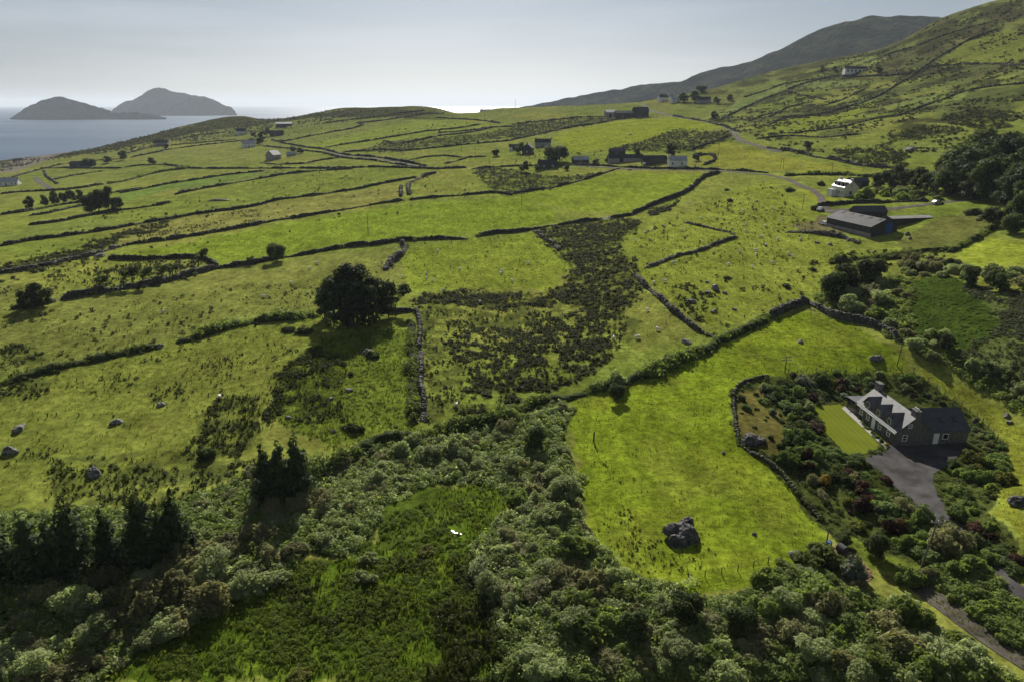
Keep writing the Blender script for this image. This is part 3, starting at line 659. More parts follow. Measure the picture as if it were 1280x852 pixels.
# the small pool that mirrors the sky
def pool():
    c = at(570, 666); c2 = at(563, 661); rr = []
    for k in range(40):
        a = 2 * math.pi * k / 40; r = 1 + 0.25 * math.sin(3 * a + 1) + 0.12 * math.sin(7 * a)
        rr.append((c[0] + .6 * (1.15 * r * math.cos(a) - 0.3 * r * math.sin(a)), c[1] + .6 * (0.55 * r * math.sin(a) - 0.6 * r * math.cos(a))))
    z = max(zt(p[0], p[1]) for p in rr) + 0.12
    o = mesh_py('pool', [(c[0], c[1], z)] + [(p[0], p[1], z) for p in rr], [(0, 1 + k, 1 + (k + 1) % 40) for k in range(40)])
    m, nt, b = _mat('pool_water'); b.inputs['Base Color'].default_value = (0.02, 0.03, 0.03, 1); b.inputs['Roughness'].default_value = 0.3; b.inputs['Specular IOR Level'].default_value = 0.35
    o.data.materials.append(m); struct(o, 'tiny pool glinting in the dark wet meadow', 'pool')
pool()
# ---------------------------------------------------------------- foliage clumps as plain arrays
def quads(P, Nrm, size, aspect=1.6, r=None):
    """one leaf-sized quad per point, facing Nrm"""
    r = r or rng; n = len(P)
    Nrm = Nrm / (np.linalg.norm(Nrm, axis=1)[:, None] + 1e-9)
    t = r.normal(size=(n, 3)); t -= (t * Nrm).sum(1)[:, None] * Nrm; t /= np.linalg.norm(t, axis=1)[:, None] + 1e-9
    b = np.cross(Nrm, t); s = (size * r.uniform(0.6, 1.4, n))[:, None]
    a = s * aspect * 0.5; c = s * 0.5
    V = np.stack([P - t * a, P - b * c * 0.9 + t * a * 0.1 + Nrm * s * 0.12, P + t * a, P + b * c * 0.9 + t * a * 0.1 + Nrm * s * 0.12], 1)
    return V.reshape(-1, 3), np.arange(4 * n).reshape(n, 4)
def cloud(lobes, n, leaf, r, jitter=0.7, hollow=0.72, up=0.25, aspect=1.6):
    """leaves spread through the outer shell of ellipsoid lobes [(centre, radii)]"""
    area = np.array([a[0] * a[1] + a[1] * a[2] + a[0] * a[2] for _, a in lobes]); pick = r.choice(len(lobes), n, p=area / area.sum())
    c = np.array([l[0] for l in lobes])[pick]; R = np.array([l[1] for l in lobes])[pick]
    d = r.normal(size=(n, 3)); d[:, 2] += up; d /= np.linalg.norm(d, axis=1)[:, None]
    lump = 1 + 0.16 * np.sin(d[:, 0] * 5 + c[:, 0] * 9) * np.sin(d[:, 1] * 6 + c[:, 1] * 7) + 0.10 * np.sin(d[:, 2] * 9 + d[:, 0] * 7)
    P = c + d * R * (hollow + (1 - hollow) * np.sqrt(r.random(n)) * 1.12)[:, None] * lump[:, None]
    return quads(P, d / R * R.mean() * .8 + np.array([0, 0, .55]) + r.normal(size=(n, 3)) * jitter * .8, leaf, aspect, r)
def ico(c, R, r, amp=0.15, seg=8, rings=6):
    """a rough low ball added unseen inside the leaves to block light through them"""
    V = []; Fq = []
    for i in range(rings + 1):
        th = math.pi * i / rings
        for k in range(seg):
            ph = 2 * math.pi * k / seg; q = 1 + amp * r.uniform(-1, 1)
            V.append((c[0] + R[0] * q * math.sin(th) * math.cos(ph), c[1] + R[1] * q * math.sin(th) * math.sin(ph), c[2] + R[2] * q * math.cos(th)))
    for i in range(rings):
        for k in range(seg): Fq.append((i * seg + k, (i + 1) * seg + k, (i + 1) * seg + (k + 1) % seg, i * seg + (k + 1) % seg))
    return np.array(V), np.array(Fq)
def join(parts):
    V = []; Fq = []; n = 0
    for v, f in parts: V.append(v); Fq.append(f + n); n += len(v)
    return np.concatenate(V), np.concatenate(Fq)
def scatter_mesh(protos, P, S, r, rot=None):
    """copies of the prototype arrays at points P with scales S (n,) or (n,3), all in one array pair"""
    out = []; n = len(P); which = r.integers(0, len(protos), n); S = np.asarray(S, float)
    if S.ndim == 1: S = np.repeat(S[:, None], 3, 1)
    th = r.uniform(0, 2 * np.pi, n) if rot is None else rot
    for k, (v, f) in enumerate(protos):
        m = which == k
        if not m.any(): continue
        c, s = np.cos(th[m])[:, None], np.sin(th[m])[:, None]; q = v[None] * S[m][:, None, :]
        X = q[..., 0] * c - q[..., 1] * s; Y = q[..., 0] * s + q[..., 1] * c
        q = np.stack([X, Y, q[..., 2]], -1) + P[m][:, None, :]
        ff = f[None] + (np.arange(m.sum()) * len(v))[:, None, None]
        out.append((q.reshape(-1, 3), ff.reshape(-1, f.shape[1])))
    return join(out)
def tuft(n, r, spread=0.5, leaf=0.3):
    """a small rounded clump of leaves about 1 m across, standing on the origin"""
    return cloud([((0, 0, 0.32), (0.5, 0.5, 0.42)), ((0.2, -0.15, 0.25), (0.35, 0.35, 0.3))], n, leaf, r, hollow=0.55)
def spray(n, r):
    """a rush tuft: blades fanning out of one point, 1 m high"""
    V = []; Fq = []
    for i in range(n):
        a = r.uniform(0, 6.283); l = r.uniform(0.05, 0.42); h = r.uniform(0.6, 1.0); w = 0.05
        d = np.array([math.cos(a), math.sin(a), 0]); s = np.array([-d[1], d[0], 0]) * w; b = d * 0.08
        m = d * l * 0.5 + np.array([0, 0, h * 0.65]); t = d * l * 1.1 + np.array([0, 0, h])
        k = len(V); V += [b - s, b + s, m + s * 0.9, m - s * 0.9, t + s * 0.2, t - s * 0.2]; Fq += [(k, k + 1, k + 2, k + 3), (k + 3, k + 2, k + 4, k + 5)]
    return np.array(V), np.array(Fq)
_rp = np.random.default_rng(21)
TUFTS = [tuft(64, _rp, leaf=.18) for _ in range(5)]
SPARSE = [tuft(26, _rp, leaf=0.28) for _ in range(4)]
SPRAYS = [spray(11, _rp) for _ in range(5)]

def block(r):
    v = np.array([(x, y, z) for z in (-.5, .5) for y in (-.5, .5) for x in (-.5, .5)]) * (1.0, .8, .7) + r.uniform(-.16, .16, (8, 3))
    return v, np.array([(0, 2, 3, 1), (4, 5, 7, 6), (0, 1, 5, 4), (1, 3, 7, 5), (3, 2, 6, 7), (2, 0, 4, 6)])
BLOCKS = [block(_rp) for _ in range(6)]
# ---------------------------------------------------------------- field walls and banks, each by itself
def wall(name, label, pts, h=1.5, w=1.1, veg=0.6, mat='bank', leaf='bramble', cat=None, group=None, tuft_size=0.9, foliage='foliage', seed=None, bushy=True):
    P = line3d(pts); n = len(P); sd_ = seed if seed is not None else int(abs(pts[0][0] * 7 + pts[0][1] * 13)) + n
    T = np.gradient(P[:, :2], axis=0); T /= np.linalg.norm(T, axis=1)[:, None] + 1e-9; Nn = np.stack([-T[:, 1], T[:, 0]], -1)
    d = np.concatenate([[0], np.cumsum(np.linalg.norm(np.diff(P[:, :2], axis=0), axis=1))])
    ends = np.clip(np.minimum(d, d[-1] - d) / 2.5 + 0.3, 0, 1)
    ends = ends * np.clip(1.0 + 2.2 * np.minimum(vnoise(d / 9, d * 0 + 21, sd_) + 0.22, 0), 0.22, 1.0)
    hv = ends * h * (1 + 0.28 * vnoise(d / 3.5, d * 0, sd_) + 0.18 * vnoise(d / 0.9, d * 0 + 3, sd_)); wv = w * (1 + 0.25 * vnoise(d / 5, d * 0 + 7, sd_))
    side = 0.35 * w * vnoise(d / 6, d * 0 + 11, sd_)
    prof = [(-0.56, -0.35), (-0.52, 0.3), (-0.42, 0.68), (-0.26, 0.97), (0.0, 1.02), (0.26, 0.97), (0.42, 0.68), (0.52, 0.3), (0.56, -0.35)]
    vv = []
    for i, (a, b) in enumerate(prof):
        off = a * wv + side + (0.14 * w * vnoise(d / 0.8, d * 0 + i * 5, sd_) if 0 < i < 8 else 0)
        xy = P[:, :2] + Nn * off[:, None]; z = P[:, 2] + (b * hv if b > 0 else np.full(n, -0.6)) + (0.1 * h * vnoise(d / 0.7, d * 0 + 9 * i, sd_) if b > 0 else 0)
        vv.append(np.concatenate([xy, z[:, None]], 1))
    vv = np.stack(vv, 1); k = len(prof); idx = np.arange(n - 1)[:, None] * k + np.arange(k - 1)[None]
    Fq = np.stack([idx, idx + k, idx + k + 1, idx + 1], -1).reshape(-1, 4)
    caps = np.array([[0, 1, 7, 8], [1, 2, 6, 7], [2, 3, 5, 6], [3, 4, 4, 5]]); 
    caps = [[0, 1, 7, 8], [1, 2, 6, 7], [2, 3, 5, 6]]
    end = [[c + (n - 1) * k for c in q][::-1] for q in caps]
    # move the whole wall to an origin at its first post so that the object sits where it stands
    o0 = P[0].copy(); core = (vv.reshape(-1, 3) - o0, np.concatenate([Fq, np.array(caps), np.array(end)])[:, ::-1]); parts = [core]
    if mat != 'hedge_core':
        near = np.hypot(P[:, 0], P[:, 1]).mean(); bs = max(0.34, near * 0.0019); m = int(min(2600, d[-1] * (h * 2.2 + w) / (bs * bs) * 0.75)); q = rng.uniform(0, d[-1], m)
        lo = rng.random(m) ** .8; sd2 = rng.choice([-1.0, 1.0], m); top = rng.random(m) < .3
        off = np.where(top, rng.uniform(-.3, .3, m), sd2 * (.52 - .24 * lo)); hh = np.where(top, .98, lo); f1 = lambda arr: np.interp(q, d, arr)
        xs = f1(P[:, 0]) + f1(Nn[:, 0]) * (off * f1(wv) + f1(side)); ys = f1(P[:, 1]) + f1(Nn[:, 1]) * (off * f1(wv) + f1(side))
        # here and there stones have tumbled down beside the wall
        tum = rng.random(m) < .06; xs = xs + np.where(tum, rng.normal(0, w * .8, m), 0); ys = ys + np.where(tum, rng.normal(0, w * .8, m), 0)
        zs = np.where(tum, zt(xs, ys) + .05, f1(P[:, 2]) + hh * f1(hv) + rng.uniform(-.06, .06, m)); ss = bs * rng.uniform(.6, 1.35, m)
        ss = ss[:, None] * np.stack([rng.uniform(.8, 1.3, m), rng.uniform(.8, 1.2, m), rng.uniform(.6, 1.0, m)], 1)
        parts.append(scatter_mesh(BLOCKS, np.stack([xs, ys, zs], 1) - o0, ss, rng))
    vw, fw = join(parts); o = mesh_np(name, vw, fw, M[mat], False)
    o.location = tuple(map(float, o0)); tag(o, label, cat or name.split('_')[-1], group)
    if veg > 0:
        m = max(2, int(d[-1] * veg / tuft_size)); q = rng.uniform(0, d[-1], m); j = np.minimum(np.searchsorted(d, q), n - 1)
        a = rng.normal(0, 0.36, m); a = np.clip(a, -0.75, 0.75); xy = P[j, :2] + Nn[j] * (a * wv[j] + side[j])[:, None] + rng.normal(0, 0.15, (m, 2))
        z = zt(xy[:, 0], xy[:, 1]) + hv[j] * np.clip(1 - (np.abs(a) * 1.5) ** 2, 0, 1) * 0.75 - 0.1
        clump = np.clip(0.8 + 0.6 * vnoise(q / 7, q * 0, sd_ + 5), 0.25, 1.6)
        s = tuft_size * rng.uniform(0.4, 1.4, m) * clump
        far_ = np.hypot(P[:, 0], P[:, 1]).mean() > 330
        v, f = scatter_mesh(SPARSE if far_ else TUFTS, np.concatenate([xy, z[:, None]], 1) - o0, np.stack([s, s, s * rng.uniform(0.7, 1.2, m)], 1), rng)
        child(mesh_np(foliage, v, f, M[leaf]), o)
    if bushy and mat != 'hedge_core':
        m = int(d[-1] / 9); q = rng.uniform(0, d[-1], m); q = q[vnoise(q / 14, q * 0, sd_ + 3) > -0.1]; j = np.minimum(np.searchsorted(d, q), n - 1)
        xy = P[j, :2] + Nn[j] * rng.normal(0, w * .6, (len(q), 1)); z = zt(xy[:, 0], xy[:, 1]) + .1; s = rng.uniform(.9, 2.3, len(q)) * (1 if h > 1.2 else .6)
        if len(q): v, f = scatter_mesh(TUFTS, np.concatenate([xy, z[:, None]], 1) - o0, np.stack([s, s, s * rng.uniform(.7, 1.1, len(q))], 1), rng); child(mesh_np('bush_foliage', v, f, M['dark' if int(d[-1]) % 2 else 'bramble']), o)
    return o
B, ST, HG = 'earth_bank', 'stone_wall', 'hedge'
WALLS = [
 # --- central belt
 (B, 'long dark wall below the lone-pole field, from the lone tree to the twin walls', [(272,336),(300,332),(320,329),(357,322),(395,316),(432,309),(470,305.5),(495,302),(537,299.5),(585,299)], 1.9, 1.5, .7),
 (B, 'dark wall with a gap at its end, running into the gorse slope', [(595,296),(620,292),(640,291.5),(685,283),(722,278.5),(753,274.5)], 2.0, 1.5, .7),
 (B, 'short wall beyond the white gate beside the gorse slope', [(761,273.5),(775,271.5),(790,269)], 1.8, 1.3, .7),
 (B, 'tall shaded bank climbing to the road past the round field below the houses', [(788,270),(797,265),(812,258),(828,252),(852,244),(865,236),(872,228),(880,222),(900,215.5)], 2.1, 1.7, 1.0),
 (B, 'straight dark wall above the lone-pole field, ending at the twin stone walls', [(150,308),(185,303),(225,298),(260,292),(320,281.5),(345,275.5),(370,272.5),(420,264),(450,259),(470,255.5),(503,250.5)], 1.8, 1.3, .55),
 (B, 'dark wall from the twin stone walls to the heather square', [(512,250.5),(545,247),(595,242.8),(620,241),(640,244)], 1.7, 1.3, .6),
 (ST, 'crumbling pale wall, nearer the sea of the twin walls on the bright slope', [(501,246),(500.5,240),(501,233)], 1.2, 1.4, .3),
 (ST, 'crumbling wall with shrubs, nearer the houses of the twin walls on the bright slope', [(511,244),(510,236),(512,229),(520,225),(533,219.5),(545,216.5)], 1.4, 1.6, .9),
 (B, 'dark wall of the second field above the lone pole, meeting the scree of stones', [(0,308),(37,301),(100,293),(140,287),(175,280),(215,274),(250,267),(287,263),(320,257.5),(345,250.5),(395,244),(445,237),(482,229),(520,222)], 1.6, 1.3, .6),
 (B, 'dark wall of the third field above the lone pole', [(37,282),(70,278),(100,272),(140,265),(160,262),(190,258),(212,254)], 1.7, 1.4, .9),
 (B, 'dark hedge-topped wall from the rocky outcrop to the long lane wall', [(220,243),(250,237),(287,230),(320,224.5),(357,218),(395,214),(440,211.5)], 1.7, 1.4, .7),
 (B, 'thin dark wall above the cypress clump in the seaward fields', [(150,242),(175,237),(212,230),(245,225),(290,218),(330,214)], 1.5, 1.2, .5),
 (B, 'dark bank below the row of cypresses', [(0,269),(32,265),(62,259),(80,256),(105,253)], 1.7, 1.4, .8),
 (B, 'curving shaded wall with a shrubby end beside the stone heaps', [(135,324),(175,325),(212,324),(240,323),(258,325),(270,331),(272,336)], 1.9, 1.6, 1.0),
 (ST, 'rubble wall running down from the stone heaps past the windswept trees', [(272,336),(250,341),(217,350),(185,357),(145,363),(110,369),(77,375)], 1.7, 1.4, .8),
 (ST, 'short stub of wall under the two leaning trees', [(70,377),(50,382),(30,385),(14,386)], 1.3, 1.2, .5),
 (ST, 'low broken stone line across the heathery field corner', [(0,342),(30,338),(50,334),(80,327),(105,322),(125,316),(148,309)], 1.2, 1.4, .7),
 (HG, 'thick dark hedge bank in the lower pasture, ending in a pale rock', [(-10,484),(10,479),(30,473),(60,465),(100,454),(130,447),(160,440),(185,436),(198,432)], 2.4, 2.6, 1.4),
 (HG, 'overgrown bank from the lower pasture to the pine clump', [(220,428),(245,422),(265,415),(290,408),(320,401),(345,399),(370,397),(400,395)], 2.1, 2.2, 1.3),
 (ST, 'collapsed stone wall climbing from the pine clump to the long wall', [(503,304),(507,310),(503,318),(494,326),(486,332),(480,338)], 1.8, 1.8, .6),
 (ST, 'straight pale stone wall beside the overgrown lane', [(520,388),(524,405),(525,426),(526,455),(526,476),(528,500),(530,527)], 1.25, 0.9, .12),
 (HG, 'dark overgrown hedge beside the pale straight stone wall', [(512,400),(514,426),(516,455),(516,480),(517,505),(518,530)], 1.5, 1.8, 1.8),
 (ST, 'low stone wall across the grass under the pines', [(478,391),(492,390.5),(508,390),(519,389)], 1.0, 1.0, .4),
 # --- lower hedge across the picture and on to the barn
 (HG, 'long trimmed hedge bank above the willow thicket', [(385,596),(405,584),(425,574),(450,560),(470,552),(507,546),(545,540),(595,529),(640,517)], 2.6, 2.8, 1.6),
 (HG, 'hedge bank between the gorse field and the bright meadow', [(640,515),(677,503),(715,496),(752,484),(780,481),(810,468),(840,453),(877,438),(902,428),(930,412),(958,399)], 2.2, 2.2, 1.5),
 (ST, 'dark rubble wall at the top corner of the bright meadow', [(960,398),(975,391),(990,385),(1010,377)], 1.9, 1.6, .6),
 (ST, 'shaded wall under the willow scrub along the top of the bright meadow', [(1010,377),(1022,386),(1050,399),(1085,404),(1105,412),(1122,425)], 1.5, 1.4, 1.2),
 (ST, 'stone wall dividing gorse slope and sheep pasture', [(797,344),(802,353),(815,365),(835,383),(852,398),(872,413),(885,418),(900,424)], 1.2, 1.0, .7),
 (ST, 'broken stone row climbing through the sheep pasture', [(807,335),(818,331),(830,327),(847,320),(865,316),(880,312),(900,304),(920,297)], .8, 1.2, .9),
 (ST, 'faint row of rubble in the upper sheep pasture', [(855,278),(877,283),(890,286),(905,289),(918,294)], .45, 1.0, .6),
 (ST, 'tumbled stones bounding the gorse near the bright pasture corner', [(668,289),(680,298),(692,306),(700,313)], 1.0, 1.4, .8),
 (B, 'dark wall between the two fields below the houses', [(640,242.5),(665,238.5),(690,235),(727,226),(752,217.5),(775,210.5)], 1.6, 1.3, .7),
 # --- by the road and houses
 (B, 'dark road wall running from the houses past the white cottage', [(590,211),(640,208),(690,207),(742,207),(785,209.5),(815,211),(852,211.5),(890,212),(930,214),(960,216.5)], 1.5, 1.0, .4),
 (ST, 'roadside wall below the hillside pasture on the way to the white house', [(960,185),(992,190),(1022,197),(1042,200),(1072,207),(1110,210),(1140,214)], 1.6, 1.4, .9),
 (HG, 'thick hedge above the white dormer house garden', [(980,220),(1000,219),(1030,218.5),(1060,219),(1095,221),(1110,224)], 2.2, 2.4, 1.6),
 (B, 'dark bank between the barn yard and the white house lawn', [(1019,258),(1035,257),(1050,256),(1075,254),(1110,253),(1160,252)], 1.8, 1.6, 1.0),
 (HG, 'tall shaded hedge wall beside the bright walled field right of the barn', [(1186,316),(1200,309),(1210,303),(1222,297),(1235,290),(1250,283),(1268,281),(1290,284)], 2.4, 2.0, 1.3),
 (ST, 'low bank with rocks below the long barn', [(985,290),(1005,291),(1030,293),(1055,298),(1075,304)], 1.4, 2.0, 1.2),
 (HG, 'dark scrub line between barn pasture and willows', [(1040,322),(1060,325),(1090,322),(1120,318),(1150,314),(1185,312)], 1.6, 2.4, 1.6),
 (ST, 'garden wall around the white roadside cottage', [(866,195),(885,193),(893,196),(893,202),(880,207)], 1.5, 1.2, 1.0),
 # --- garden
 (B, 'pale low garden wall curving beside the bright meadow', [(960,470),(944,473),(930,478),(920,485),(916,495),(917,508),(920,531),(924,553)], .8, .4, .3),
 (B, 'rough stone garden wall below the clipped bushes', [(924,553),(940,566),(960,578),(975,590),(990,611),(1002,625),(1015,638),(1026,650)], .75, .6, 1.6),
 # --- hill side
 (B, 'dark wall climbing the hillside from the pale road to the brown hill pasture', [(960,157),(980,148),(1022,144),(1060,134),(1085,126),(1100,120),(1120,107),(1140,96),(1155,84),(1172,72),(1192,61),(1210,50),(1247,37)], 2.2, 2.0, .6),
 (B, 'dark bank in front of the long white hillside house', [(985,112),(1000,106),(1020,101),(1042,95.5),(1085,96),(1135,93)], 2.4, 2.2, .8),
 (B, 'dark wall bounding the bright strip under the hillside bank', [(900,150),(927,137),(960,122),(985,113)], 2.0, 1.8, .5),
 (B, 'short wall joining two fields on the open hillside', [(960,147),(985,135),(1003,130),(1017,127)], 1.6, 1.5, .6),
 (B, 'forked short bank below the hillside house', [(985,115),(1005,120),(1020,122),(1032,125)], 1.5, 1.5, .6),
 (B, 'wall above the long white house towards the mountain', [(1085,78),(1100,72),(1115,67),(1135,61),(1150,57)], 1.8, 1.8, .5),
 (B, 'faint bank across the lower hill pastures', [(960,168),(1000,166),(1050,160),(1080,152),(1110,146),(1140,142)], 1.3, 2.0, 1.0),
 (B, 'bank beside the pale hill road below the far houses', [(842,145),(860,148.5),(882,152),(905,158),(925,166)], 1.8, 2.0, 1.2),
 (B, 'dark wall under the heath beside the pale hill road', [(865,187),(885,180),(900,175),(912,169)], 2.0, 2.0, .8),
 (B, 'dark curved edge of heath below the ridge farm', [(640,175),(677,167),(715,159),(752,154),(775,148.5)], 1.8, 1.8, .6),
 (B, 'low dark wall on the skyline fields next to the ridge farm', [(645,155),(690,150.5),(720,147),(757,146)], 1.6, 1.6, .6),
 (B, 'dark edge between the brown hill pasture and the heath below it', [(1135,92),(1160,84),(1210,80),(1250,81),(1290,82)], 1.8, 1.6, 1.0),
 (B, 'long faint wall across the middle of the open hillside', [(1120,146),(1160,131),(1210,113),(1250,107),(1290,104)], 1.8, 1.6, .9),
 (B, 'short rising wall below the long white hillside house', [(1022,134),(1045,128),(1062,121),(1080,112)], 1.6, 1.6, .8),
 (B, 'wall between the bright strips left of the hillside house', [(930,122),(955,114),(985,104),(1012,100)], 1.6, 1.6, .6),
 (B, 'small wall in the hill fields above the pale road', [(935,152),(955,144),(975,141)], 1.5, 1.5, .6),
 (B, 'highest wall on the open hillside', [(1150,56),(1180,44),(1205,36),(1240,28)], 1.6, 1.6, .6),
 (B, 'wall between the pale hill road and the upper pasture', [(945,174),(985,170),(1030,172),(1075,168)], 1.5, 1.6, 1.0),
 (B, 'low dark bank through the middle of the two narrow seaward strips', [(60,252),(100,246),(150,240),(180,236)], 1.4, 1.4, .7),
 # --- ridge fields
 (B, 'long lane wall crossing the slope above the two broad fields', [(50,211),(82,210),(120,211),(150,210.5),(175,207),(205,206),(242,211),(275,211),(320,211),(370,210.5),(420,211),(470,209),(507,210),(545,211.5),(582,210)], 1.8, 1.4, .6),
 (B, 'upper wall of the lane on the ridge fields', [(340,175),(358,180),(380,184),(405,187),(432,194),(470,196.5),(507,202.5),(533,208)], 1.8, 1.5, .7),
 (B, 'lower wall of the lane on the ridge fields', [(330,183),(360,186),(402,191),(430,198),(466,200.5),(500,206),(520,209.5)], 1.5, 1.4, .6),
 (B, 'wall under the largest olive field on the ridge', [(405,185),(432,180.5),(470,175),(505,169),(532,164.5),(570,161),(600,156)], 1.8, 1.6, .6),
 (B, 'wall along the seaward side of the largest olive ridge field', [(340,176),(357,177),(382,171.5),(420,164.5),(440,161),(452,157.5),(455,155.5),(447,154)], 1.7, 1.6, .5),
 (B, 'top wall of the largest olive ridge field', [(447,154),(470,152),(507,146.5),(532,142.5),(556,142)], 1.7, 1.6, .5),
 (B, 'highest dark wall near the skyline hump', [(402,155),(432,150.5),(470,146.5),(505,141),(532,138.5)], 1.6, 1.6, .5),
 (B, 'short wall under the dark skyline heath', [(400,151.5),(415,148),(430,145),(437,141)], 1.5, 1.6, .6),
 (B, 'wall running to the skyline pole on the ridge', [(545,147.5),(582,149.5),(607,151.5),(625,154.5)], 1.6, 1.6, .6),
 (B, 'dark wall between narrow strips near the crossing poles', [(480,176),(495,181),(520,176.5),(545,170.5),(580,167),(612,161)], 1.7, 2.0, .8),
 (B, 'upper wall of the narrow heath strip on the ridge', [(547,166.5),(582,164),(610,160),(640,158)], 1.4, 1.6, .6),
 (B, 'wall above the pole field left of the dark cottage', [(430,190.5),(480,187.5),(505,189),(545,185),(582,181),(612,178.5),(640,176)], 1.7, 1.5, .6),
 (B, 'thin wall across the pole field near the dark cottage', [(505,202),(532,196.5),(557,195),(582,197.5),(607,196)], 1.4, 1.2, .5),
 (B, 'short branch wall in the pole field near the heather square', [(555,205),(570,202),(582,198.5)], 1.2, 1.2, .5),
 (B, 'wall below the grey gabled farmhouse by the lane', [(325,204),(350,206),(380,205),(402,200.5),(425,197.5)], 1.5, 1.4, .7),
 (HG, 'dark hedge along the lower seaward field', [(132,230),(160,226),(180,220),(205,214),(232,211)], 2.0, 2.2, 1.4),
 (B, 'small wall looping around the coast lane', [(55,214),(58,221),(66,226),(72,230)], 1.3, 1.3, .6),
 (B, 'wall in the seaward fields above the coast lane', [(62,226),(87,220.5),(112,216.5),(130,214)], 1.3, 1.3, .5),
 (B, 'seaward field wall below the white skyline house', [(162,197.5),(187,192.5),(212,187),(250,182),(285,178),(320,175)], 1.5, 1.5, .6),
 (B, 'dark wall below the skyline heath above the sea', [(160,192),(185,185),(212,182),(237,180),(295,174.5)], 1.4, 1.5, .6),
 (B, 'topmost seaward wall close under the heath', [(220,175.5),(250,168.5),(287,165.5),(320,163)], 1.3, 1.5, .6),
 (B, 'wall in the lowest fields near the shore rocks', [(0,226),(40,215),(80,205),(120,201),(150,199)], 1.3, 1.4, .7),
 (B, 'low wall beside the white shore house', [(0,243),(30,240),(60,239),(95,236),(128,231)], 1.4, 1.4, .7),
 (B, 'bank along the pale cypress field', [(37,270),(60,267),(85,261),(105,257)], 1.4, 1.6, .8),
]
_cats = {B: 'field wall', ST: 'stone wall', HG: 'hedge'}
for nm, lab, pts, h, w, veg in WALLS:
    if nm == HG: h, veg = h * 0.5, veg * 4.0
    if nm == B: h, w, veg = h * 0.72, w * 0.75, veg * 1.9
    if pts[0][1] < 230 and nm == B: h, w = (h * .85, w * .8) if pts[0][0] < 880 else (h * .68, w * .8)
    wall(nm, lab, pts, h, w, veg, mat='stone' if nm == ST else ('hedge_core' if nm == HG else 'bank'), leaf='bramble' if nm == HG else ('gorse' if veg > 0.5 else 'rush'), cat=_cats[nm], tuft_size=1.5 if nm == HG else 0.9)
# ---------------------------------------------------------------- scattering on the ground inside an outline seen in the photograph
def spots(poly, count, r, min_d=None, noise=None, avoid=(), ragged=2.2):
    P = pos([p[0] for p in poly], [p[1] for p in poly]); lo, hi = P.min(0), P.max(0); lo[0] -= 3; hi[0] += 3; lo[1] -= 3; hi[1] += 3
    out = np.empty((0, 3)); tries = 0
    while len(out) < count and tries < 60:
        tries += 1; n = max(200, count * 3)
        x = r.uniform(lo[0], hi[0], n); y = r.uniform(lo[1], hi[1], n); z = zt(x, y); u, v = project(x, y, z)
        s_ = ragged * F / np.maximum(y * CP - (z - ZC) * SP, 5); k = inpoly(u + fbm(x / 4, y / 4, 7, 3) * s_, v + fbm(x / 4 + 9, y / 4, 8, 3) * s_ * .5, poly)
        for a in avoid: k &= ~inpoly(u, v, a)
        if noise: k &= fbm(x / noise[0], y / noise[0], noise[2], 3) + r.uniform(-0.25, 0.25, n) > noise[1]
        q = np.stack([x, y, z], -1)[k]
        if min_d:
            for p in q:
                if len(out) == 0 or (np.hypot(out[:, 0] - p[0], out[:, 1] - p[1]) > min_d).all(): out = np.vstack([out, p])
                if len(out) >= count: break
        else: out = np.vstack([out, q])
    return out[:count]
def stuff(name, label, cat, mat, groups, protos):
    """ground cover that nobody could count: one object"""
    P = np.concatenate([g[0] for g in groups]); S_ = np.concatenate([g[1] for g in groups])
    v, f = scatter_mesh(protos, P, S_, rng); return tag(mesh_np(name, v, f, M[mat]), label, cat, kind='stuff')
def sizes(n, a, b, flat=1.0, r=rng):
    s = a + (b - a) * r.random(n) ** 1.6; return np.stack([s, s, s * flat * r.uniform(0.75, 1.25, n)], 1)
# gorse and heather
g = []
for k, (poly, cnt, a, b) in enumerate([(HEATHS[0], 2300, .6, 1.5), (HEATHS[1], 700, .6, 1.3), (HEATHS[2], 1900, .45, 1.2), (HEATHS[3], 700, .7, 1.8), (HEATHS[4], 700, .9, 2.4), (HEATHS[5], 700, 1., 2.6), (HEATHS[6], 900, .6, 1.6), (HEATHS[7], 380, .8, 2.0), (HEATHS[8], 260, .8, 2.0), (HEATHS[9], 420, .8, 2.2), (HEATHS[10], 300, .6, 1.4), (HEATHS[11], 500, 1., 2.4)]):
    q = spots(poly, cnt, rng, noise=(3.2, -0.08, 91) if k == 2 else (5, -0.25, 12), ragged=4.5); g.append((q, sizes(len(q), a, b, 0.8)))
for poly, cnt in (([(530,385),(790,395),(770,450),(650,515),(560,528),(532,500)], 1500),):
    q = spots(poly, cnt, rng, noise=(5, 0.02, 13)); g.append((q, sizes(len(q), .35, 1.0)))
for poly, cnt, a, b, nz in [([(0,310),(330,206),(560,212),(640,245),(300,300),(150,322),(0,345)], 420, .5, 1.6, (12, 0.12, 51)), ([(100,320),(270,326),(240,352),(120,372)], 160, .8, 1.9, (6, 0.0, 52)), ([(0,395),(420,345),(480,330),(420,405),(0,480)], 150, .5, 1.4, (8, 0.15, 53)), ([(780,300),(960,225),(1060,320),(1010,375),(805,350)], 170, .5, 1.6, (8, 0.12, 54)), ([(840,360),(880,352),(905,370),(880,405),(855,395)], 90, .6, 1.6, (4, 0.0, 55)), ([(640,190),(760,190),(860,205),(900,212),(640,210)], 160, .7, 2.0, (8, 0.05, 56)), ([(320,150),(560,145),(640,155),(400,185),(320,178)], 220, .8, 2.2, (10, 0.15, 57)), ([(1030,318),(1190,308),(1185,322),(1040,330)], 90, .6, 1.7, None)]:
    q = spots(poly, cnt, rng, noise=nz); g.append((q, sizes(len(q), a, b, 0.85)))
stuff('gorse_cover', 'dark gorse and heather carpeting the rough slopes and field corners', 'gorse', 'gorse', g, SPARSE)
